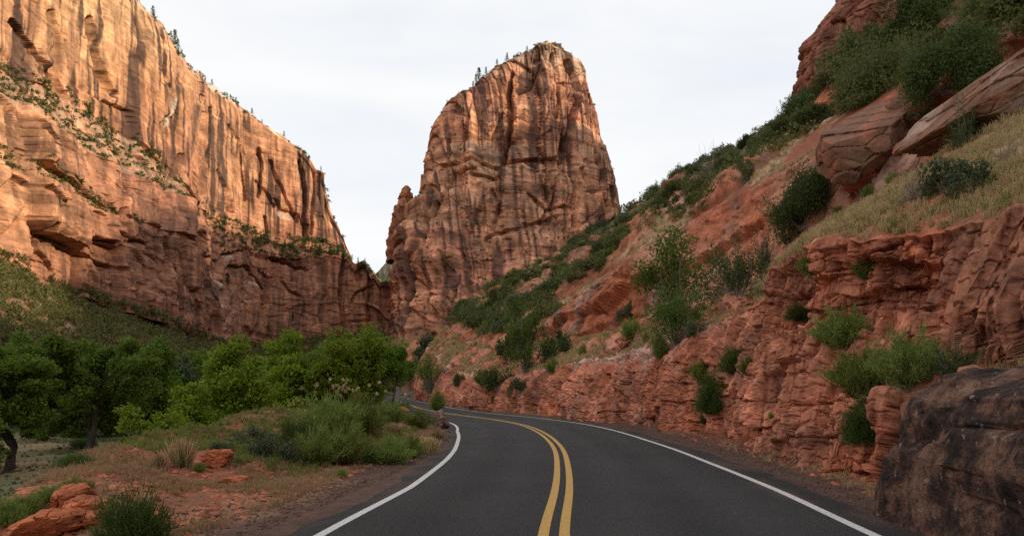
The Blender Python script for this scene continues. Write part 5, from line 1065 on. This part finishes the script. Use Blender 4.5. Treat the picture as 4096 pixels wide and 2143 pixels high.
# the great lichen covered boulder beside the road
def clich(P):
    x, y, z = P[..., 0], P[..., 1], P[..., 2]; a = fbm(x * 1.7, z * 1.7, y * 1.7, o=7, g=.7); c = mixc(np.array([.060, .045, .038]), np.array([.25, .15, .10]), sst(-.10, .34, a))
    b_ = fbm(x * 4.2 + 7, z * 4.2, y * 4.2, o=4); c = mixc(c, np.array([.34, .25, .20]), .7 * sst(.52, .74, b_)); return mixc(c, np.array([.40, .38, .34]), .7 * sst(.72, .85, fbm(x * 7 + 3, z * 7, y * 7 + 9, o=4)))
def lich_mat():
    m, nt, b = new_mat('lichen_rock'); L = nt.links.new; tc = N(nt, 'ShaderNodeTexCoord'); b.inputs['Roughness'].default_value = .95
    def ns(s, d, r, off=0.0):
        mp = N(nt, 'ShaderNodeMapping'); mp.inputs['Location'].default_value = (off, off, 0); L(tc.outputs['Object'], mp.inputs[0]); q = N(nt, 'ShaderNodeTexNoise'); q.inputs['Scale'].default_value = s; q.inputs['Detail'].default_value = d; q.inputs['Roughness'].default_value = r; L(mp.outputs[0], q.inputs['Vector']); return q.outputs[0]
    def rp(src, e_):
        r = N(nt, 'ShaderNodeValToRGB'); els = r.color_ramp.elements
        while len(els) < len(e_): els.new(.5)
        for el, (p_, c_) in zip(els, e_): el.position = p_; el.color = (*c_, 1)
        L(src, r.inputs[0]); return r.outputs[0]
    def mx(f, a_, b_):
        q = N(nt, 'ShaderNodeMixRGB'); L(f, q.inputs[0]); L(a_, q.inputs[1]); L(b_, q.inputs[2]); return q.outputs[0]
    base = rp(ns(1.6, 12, .72), [(.40, (.030, .022, .019)), (.48, (.085, .050, .038)), (.545, (.23, .12, .08)), (.67, (.36, .21, .145))])
    spots = rp(ns(7.0, 6, .6, 4), [(.62, (0, 0, 0)), (.67, (1, 1, 1))]); sc_ = rp(ns(2.5, 3, .5, 9), [(.4, (.30, .19, .13)), (.6, (.36, .33, .28))])
    black = rp(ns(14.0, 5, .7, 14), [(.36, (.35, .35, .35)), (.48, (1, 1, 1))])
    q = N(nt, 'ShaderNodeMixRGB', blend_type='MULTIPLY'); q.inputs[0].default_value = .8; L(mx(spots, base, sc_), q.inputs[1]); L(black, q.inputs[2]); L(q.outputs[0], b.inputs['Base Color'])
    ad = N(nt, 'ShaderNodeMath', operation='ADD'); L(ns(3.5, 8, .7), ad.inputs[0]); L(ns(16, 5, .7, 3), ad.inputs[1]); bp = N(nt, 'ShaderNodeBump'); bp.inputs['Distance'].default_value = .08; L(ad.outputs[0], bp.inputs['Height']); L(bp.outputs[0], b.inputs['Normal']); return m
M_lich = lich_mat()
def big_boulder():
    r = 260; u = np.linspace(0, np.pi, r); v = np.linspace(0, 2 * np.pi, r * 2); U, V = np.meshgrid(u, v, indexing='ij'); sp_ = lambda a, k: np.sign(a) * np.abs(a)**k
    nn = np.stack([np.sin(U) * np.cos(V), np.sin(U) * np.sin(V), np.cos(U)], 2); P = np.stack([sp_(np.sin(U), .42) * sp_(np.cos(V), .36) * 2.0, sp_(np.sin(U), .42) * sp_(np.sin(V), .36) * 2.65, sp_(np.cos(U), .42) * 2.05], 2)
    x, y, z = P[..., 0], P[..., 1], P[..., 2]; P[..., 0] += .10 * z; P[..., 1] -= .12 * np.clip(z, 0, 9)
    h, fe = facet(y / .95 + .3 * z, z / 1.1 + .2 * y, .26, .28, seed=81); h2, fe2 = facet(y / .4 + .3 * z, z / .35 + x, .10, .14, seed=83)
    h = bl(bl(h + h2, 7), 5, 0); P = P + nn * (h - .06 * np.exp(-(fe / .03)**2) + .05 * fbm(x / .4, z / .4, y / .4, o=5) + .2 * fbm(x / 1.6, z / 1.6, y / 1.6, o=3))[..., None]
    o = mesh_np('boulder', P.reshape(-1, 3), grid_faces(*P.shape[:2], False), M_lich, clich(P), False); o.location = (6.85, 7.3, .0); o.rotation_euler = (0, 0, math.radians(-4)); return o
tag(big_boulder(), 'great dark lichen covered boulder right beside the road in the lower right corner', 'boulder')
boulder(872, 492, 26, 26, .8, 45, 'boulder', 'small dark rock at the roadside foot of the great lichen boulder', None, colf=clich, mat=M_lich, loc=(5.9, 9.9, 0.0))
# loose stones and grit along the asphalt
def pebbles(name, pts, size, col, label, seed):
    r = np.random.default_rng(seed); base = np.array([[1,0,0],[-1,0,0],[0,1,0],[0,-1,0],[0,0,1],[0,0,-1]], float); fc = np.array([[0,2,4],[2,1,4],[1,3,4],[3,0,4],[2,0,5],[1,2,5],[3,1,5],[0,3,5]])
    n = len(pts); V = base[None] * r.uniform(.5, 1.2, (n, 6, 1)); V = V * (size * r.uniform(.4, 1.5, n)**2)[:, None, None] * np.array([1, 1, .6]); V = V + r.normal(size=(n, 6, 3)) * .004 + pts[:, None]
    F_ = fc[None] + (np.arange(n) * 6)[:, None, None]; o = mesh_np(name, V.reshape(-1, 3), F_.reshape(-1, 3), plain_mat(name, col, .95, .5, 3.0), None, False); tag(o, label, 'gravel', kind='stuff')
def along(off0, off1, n, y0, y1, seed):
    r = np.random.default_rng(seed); m = np.where((RC[:, 1] > y0) & (RC[:, 1] < y1))[0]; k = m[(len(m) * r.random(n)**1.7).astype(int)]; k = np.clip(k + 0, 0, len(RC) - 2); f = r.random(n)[:, None]
    p = RC[k] * (1 - f) + RC[k + 1] * f; o = off0 + (off1 - off0) * r.random(n)**1.2; q_ = p + RCN[k] * o[:, None]; z = ground_z(q_[:, 0], q_[:, 1], o); return np.stack([q_[:, 0], q_[:, 1], z + .005], 1)
pebbles('gravel', np.vstack([along(-3.6, -5.2, 5000, 4, 30, 1), along(4.4, 6.2, 6000, 5, 45, 2)]), .022, (.13, .075, .055), 'dark reddish gravel along both edges of the asphalt', 3)
pebbles('red_rubble', np.vstack([along(-4.4, -9, 1500, 4, 32, 4), along(5.0, 6.6, 700, 8, 60, 5)]), .05, (.33, .11, .06), 'loose red stones on the soil of the road shoulders', 6)
rs = sample(HPd, (TPh > 4.05) & (TPh < 5.1) & (yj[None] > 19) & (yj[None] < 110), 3500); pebbles('red_rubble', rs[:, :], .11, (.36, .135, .08), 'broken red stones lying on the slope above the road cut', 7)
rs = sample(gv, bermm & (nG < .5), 5000); pebbles('red_rubble', rs, .042, (.40, .15, .08), 'broken red stones scattered over the roadside berm', 8)
# ================================================================== ROAD SIGNS
def box(name, cx, cy, cz, sx, sy, sz, mat, parent=None, rx=0, ry=0):
    V = np.array([[i, j, k] for i in (-.5, .5) for j in (-.5, .5) for k in (-.5, .5)]) * [sx, sy, sz]; Fc = np.array([[0,1,3,2],[4,6,7,5],[0,4,5,1],[2,3,7,6],[0,2,6,4],[1,5,7,3]])
    o = mesh_np(name, V, Fc, mat, None, False); o.location = (cx, cy, cz); o.rotation_euler = (rx, ry, 0)
    if parent: o.parent = parent
    return o
M_y = plain_mat('sign_yellow', (.75, .38, .02), .5, .03); M_k = plain_mat('sign_black', (.02, .02, .02), .6, .03); M_br = plain_mat('sign_brown', (.10, .045, .03), .6, .1); M_post = plain_mat('post_brown', (.07, .05, .04), .9, .2)
def emp(name, loc, label, cat, group=None, rz=0):
    e = bpy.data.objects.new(name, None); COL.objects.link(e); e.location = loc; e.rotation_euler = (0, 0, rz); return tag(e, label, cat, group)
Ym = 188.0; mk = emp('marker_sign', ((415.3 - 512) / F * Ym, Ym, 0.0), 'narrow yellow hazard marker with black diagonal stripes beside the far bend', 'road sign')
box('post', 0, 0.03, .6, .09, .05, 1.3, M_post, mk); pn = box('panel', 0, 0, 1.72, .42, .02, 1.0, M_y, mk)
Vs, Fs = [], []
for k in range(3):                                   # the diagonal stripes, as in the photograph falling to the right
    z0 = .30 - .33 * k; Vs += [[-.20, -.013, z0 + .17], [.20, -.013, z0 - .12], [.20, -.013, z0 + .05 - .0], [-.20, -.013, z0 + .34 - .0]]
    Vs = [[v[0], v[1], max(-.49, min(.49, v[2]))] for v in Vs]; Fs.append([4 * k, 4 * k + 1, 4 * k + 2, 4 * k + 3])
st_ = mesh_np('stripes', np.array(Vs), np.array(Fs), M_k, None, False); st_.parent = mk; st_.location = (0, 0, 1.72)
for px, Y, w_, h_, zb, lab in ((392.9, 255, .9, 1.2, .4, 'brown square sign in front of the pale tree trunk at the far bend'), (397.9, 275, .7, 1.3, .5, 'narrow brown sign right of the pale tree trunk')):
    e = emp('road_sign', ((px - 512) / F * Y, Y, zb), lab, 'road sign'); box('post', 0, .05, .6, .12, .06, 1.6, M_post, e); box('panel', 0, 0, 1.4 + .3, w_, .03, h_, M_br, e)
# red rocks lined up along the outside of the far bend
for i, (px, wp) in enumerate(((399.5, 2.0), (401.5, 2.6), (403.6, 2.8), (405.2, 1.6))):
    boulder(px, 393.5, wp, 1.3, 1.0, 50 + i, 'boulder', ['pale rock at the start of the rock row by the far bend', 'orange rock second in the row by the far bend', 'orange rock third in the row by the far bend', 'white rock beside the head of the walking man'][i], (OR, OR, OR, (.6, .5, .42))[i], loc=((px - 512) / F * 262, 262, .75), res=16)
# ================================================================== THE TWO WALKERS
def skin_obj(name, joints, edges, mat, parent, sub=2):
    me = bpy.data.meshes.new(name); me.from_pydata([j[0] for j in joints], edges, []); o = bpy.data.objects.new(name, me); COL.objects.link(o)
    m_ = o.modifiers.new('skin', 'SKIN'); lay = me.skin_vertices[0].data
    for k, j in enumerate(joints): lay[k].radius = (j[1], j[1] if len(j) < 3 else j[2]); lay[k].use_root = (k == 0)
    if sub: o.modifiers.new('sub', 'SUBSURF').levels = sub; o.modifiers['sub'].render_levels = sub
    me.materials.append(mat); o.parent = parent; return o
def walker(name, loc, rz, s, label, skin, shirt, shorts, cap, shoe, arm_out, pack=None, sleeveless=False, phase=1, sock=None):
    e = emp(name, loc, label, 'person', None, rz); e.scale = (s, s, s); f = .16 * phase
    # the figure faces +Y; pelvis is the root of one continuous skin
    J = [((0,0,.96),.135,.10),((0,0,1.10),.125,.095),((0,-.01,1.25),.15,.105),((0,-.01,1.40),.16,.095),((0,0,1.50),.062),((0,.01,1.57),.058),((0,.02,1.64),.082,.095),((0,.02,1.72),.088,.10),((0,.015,1.79),.06,.07),((0,.115,1.66),.014)]
    E = [(0,1),(1,2),(2,3),(3,4),(4,5),(5,6),(6,7),(7,8),(6,9)]
    def add(p, r, par): J.append((p, r)); E.append((par, len(J) - 1)); return len(J) - 1
    for sd in (-1, 1):
        g = f * sd; h = add((sd*.095, 0, .90), .092, 0); k = add((sd*.10, g*.8+.03, .50), .058, h); c = add((sd*.10, g*1.0-.02, .34), .056, k); a = add((sd*.10, g*1.3 - .03, .09), .036, c); t = add((sd*.11, g*1.3+.10, .035), .034, a); add((sd*.11, g*1.3+.16, .03), .022, t)
        u = add((sd*.19, 0, 1.42), .055, 3); el = add((sd*(.26 + arm_out*.5), -g*.5, 1.14), .040, u); wr = add((sd*(.27 + arm_out), -g*.9+.10, .92), .027, el); pm = add((sd*(.27 + arm_out), -g*.9+.14, .86), .034, wr)
        for q_ in range(4):
            fx = sd*(.27 + arm_out) ; b0 = add((fx, -g*.9+.12+.017*q_, .81), .0105, pm); add((fx - sd*.012, -g*.9+.125+.016*q_, .77 - (.004, .0, .004, .014)[q_]*-1), .009, b0)
        add((sd*(.245 + arm_out), -g*.9+.17, .835), .011, pm)
    skin_obj('body', J, E, skin, e)
    T = [((0,0,.93),.150,.115),((0,0,1.10),.140,.11),((0,-.01,1.26),.165,.12),((0,-.01,1.41),.165,.105),((0,0,1.48),.08)]; TE = [(0,1),(1,2),(2,3),(3,4)]
    if not sleeveless:
        for sd in (-1, 1): T.append(((sd*.19,0,1.42),.072)); TE.append((3, len(T)-1)); T.append(((sd*(.235+arm_out*.3), -f*sd*.3, 1.22),.066)); TE.append((len(T)-2, len(T)-1))
    skin_obj('shirt', T, TE, shirt, e)
    H = [((0,0,.97),.150,.118),((0,0,.90),.150,.12)]; HE = [(0,1)]
    for sd in (-1, 1): H.append(((sd*.10,0,.84),.105)); HE.append((1, len(H)-1)); H.append(((sd*.105, f*sd*.5+.015, .56),.088)); HE.append((len(H)-2, len(H)-1))
    skin_obj('shorts', H, HE, shorts, e)
    for sd in (-1, 1): skin_obj('shoe', [((sd*.10, f*sd*1.3-.05, .06),.048),((sd*.11, f*sd*1.3+.17, .04),.040)], [(0,1)], shoe, e, 1)
    if sock:
        for sd in (-1, 1): skin_obj('sock', [((sd*.10, f*sd*1.3-.03, .10),.044),((sd*.10, f*sd*1.1-.02, .30),.060)], [(0,1)], sock, e, 1)
    skin_obj('cap', [((0,.015,1.76),.098,.108),((0,.015,1.80),.08,.09),((0,.02,1.83),.03)], [(0,1),(1,2)], cap, e); skin_obj('cap_peak', [((0,.10,1.75),.06,.012),((0,.19,1.74),.05,.010)], [(0,1)], cap, e, 1)
    if pack:
        pk_ = skin_obj('backpack', [((0,-.19,1.08),.13,.085),((0,-.20,1.25),.145,.095),((0,-.18,1.40),.11,.07)], [(0,1),(1,2)], pack, e)
        for sd in (-1, 1): skin_obj('strap', [((sd*.09,-.13,1.44),.016),((sd*.10,.0,1.50),.016),((sd*.10,.12,1.38),.016),((sd*.12,.05,1.12),.016)], [(0,1),(1,2),(2,3)], pack, e, 1)
    return e
M_skin = plain_mat('skin', (.42, .22, .15), .6, .05); M_ws = plain_mat('white_cloth', (.72, .73, .78), .9, .05); M_kh = plain_mat('khaki_cloth', (.42, .40, .34), .9, .1); M_bk = plain_mat('black_cloth', (.025, .025, .03), .9, .1); M_bl = plain_mat('blue_cloth', (.02, .05, .16), .8, .1); M_cap = plain_mat('cap_cloth', (.55, .62, .80), .9, .05); M_pink = plain_mat('pink_cloth', (.50, .18, .15), .9, .05)
Yw = 168.0
walker('person', ((405.6 - 512) / F * Yw, Yw, -.0), .18, 1.02, 'man in a white shirt, pale shorts and white cap walking away up the road', M_skin, M_ws, M_kh, M_ws, M_bk, .10, None, False, 1, M_ws)
walker('person', ((409.0 - 512) / F * (Yw + 1), Yw + 1, -.0), .18, .91, 'woman in black shorts with a blue backpack and blue cap walking beside the man', M_skin, M_pink, M_bk, M_cap, M_bk, .04, M_bl, True, -1)
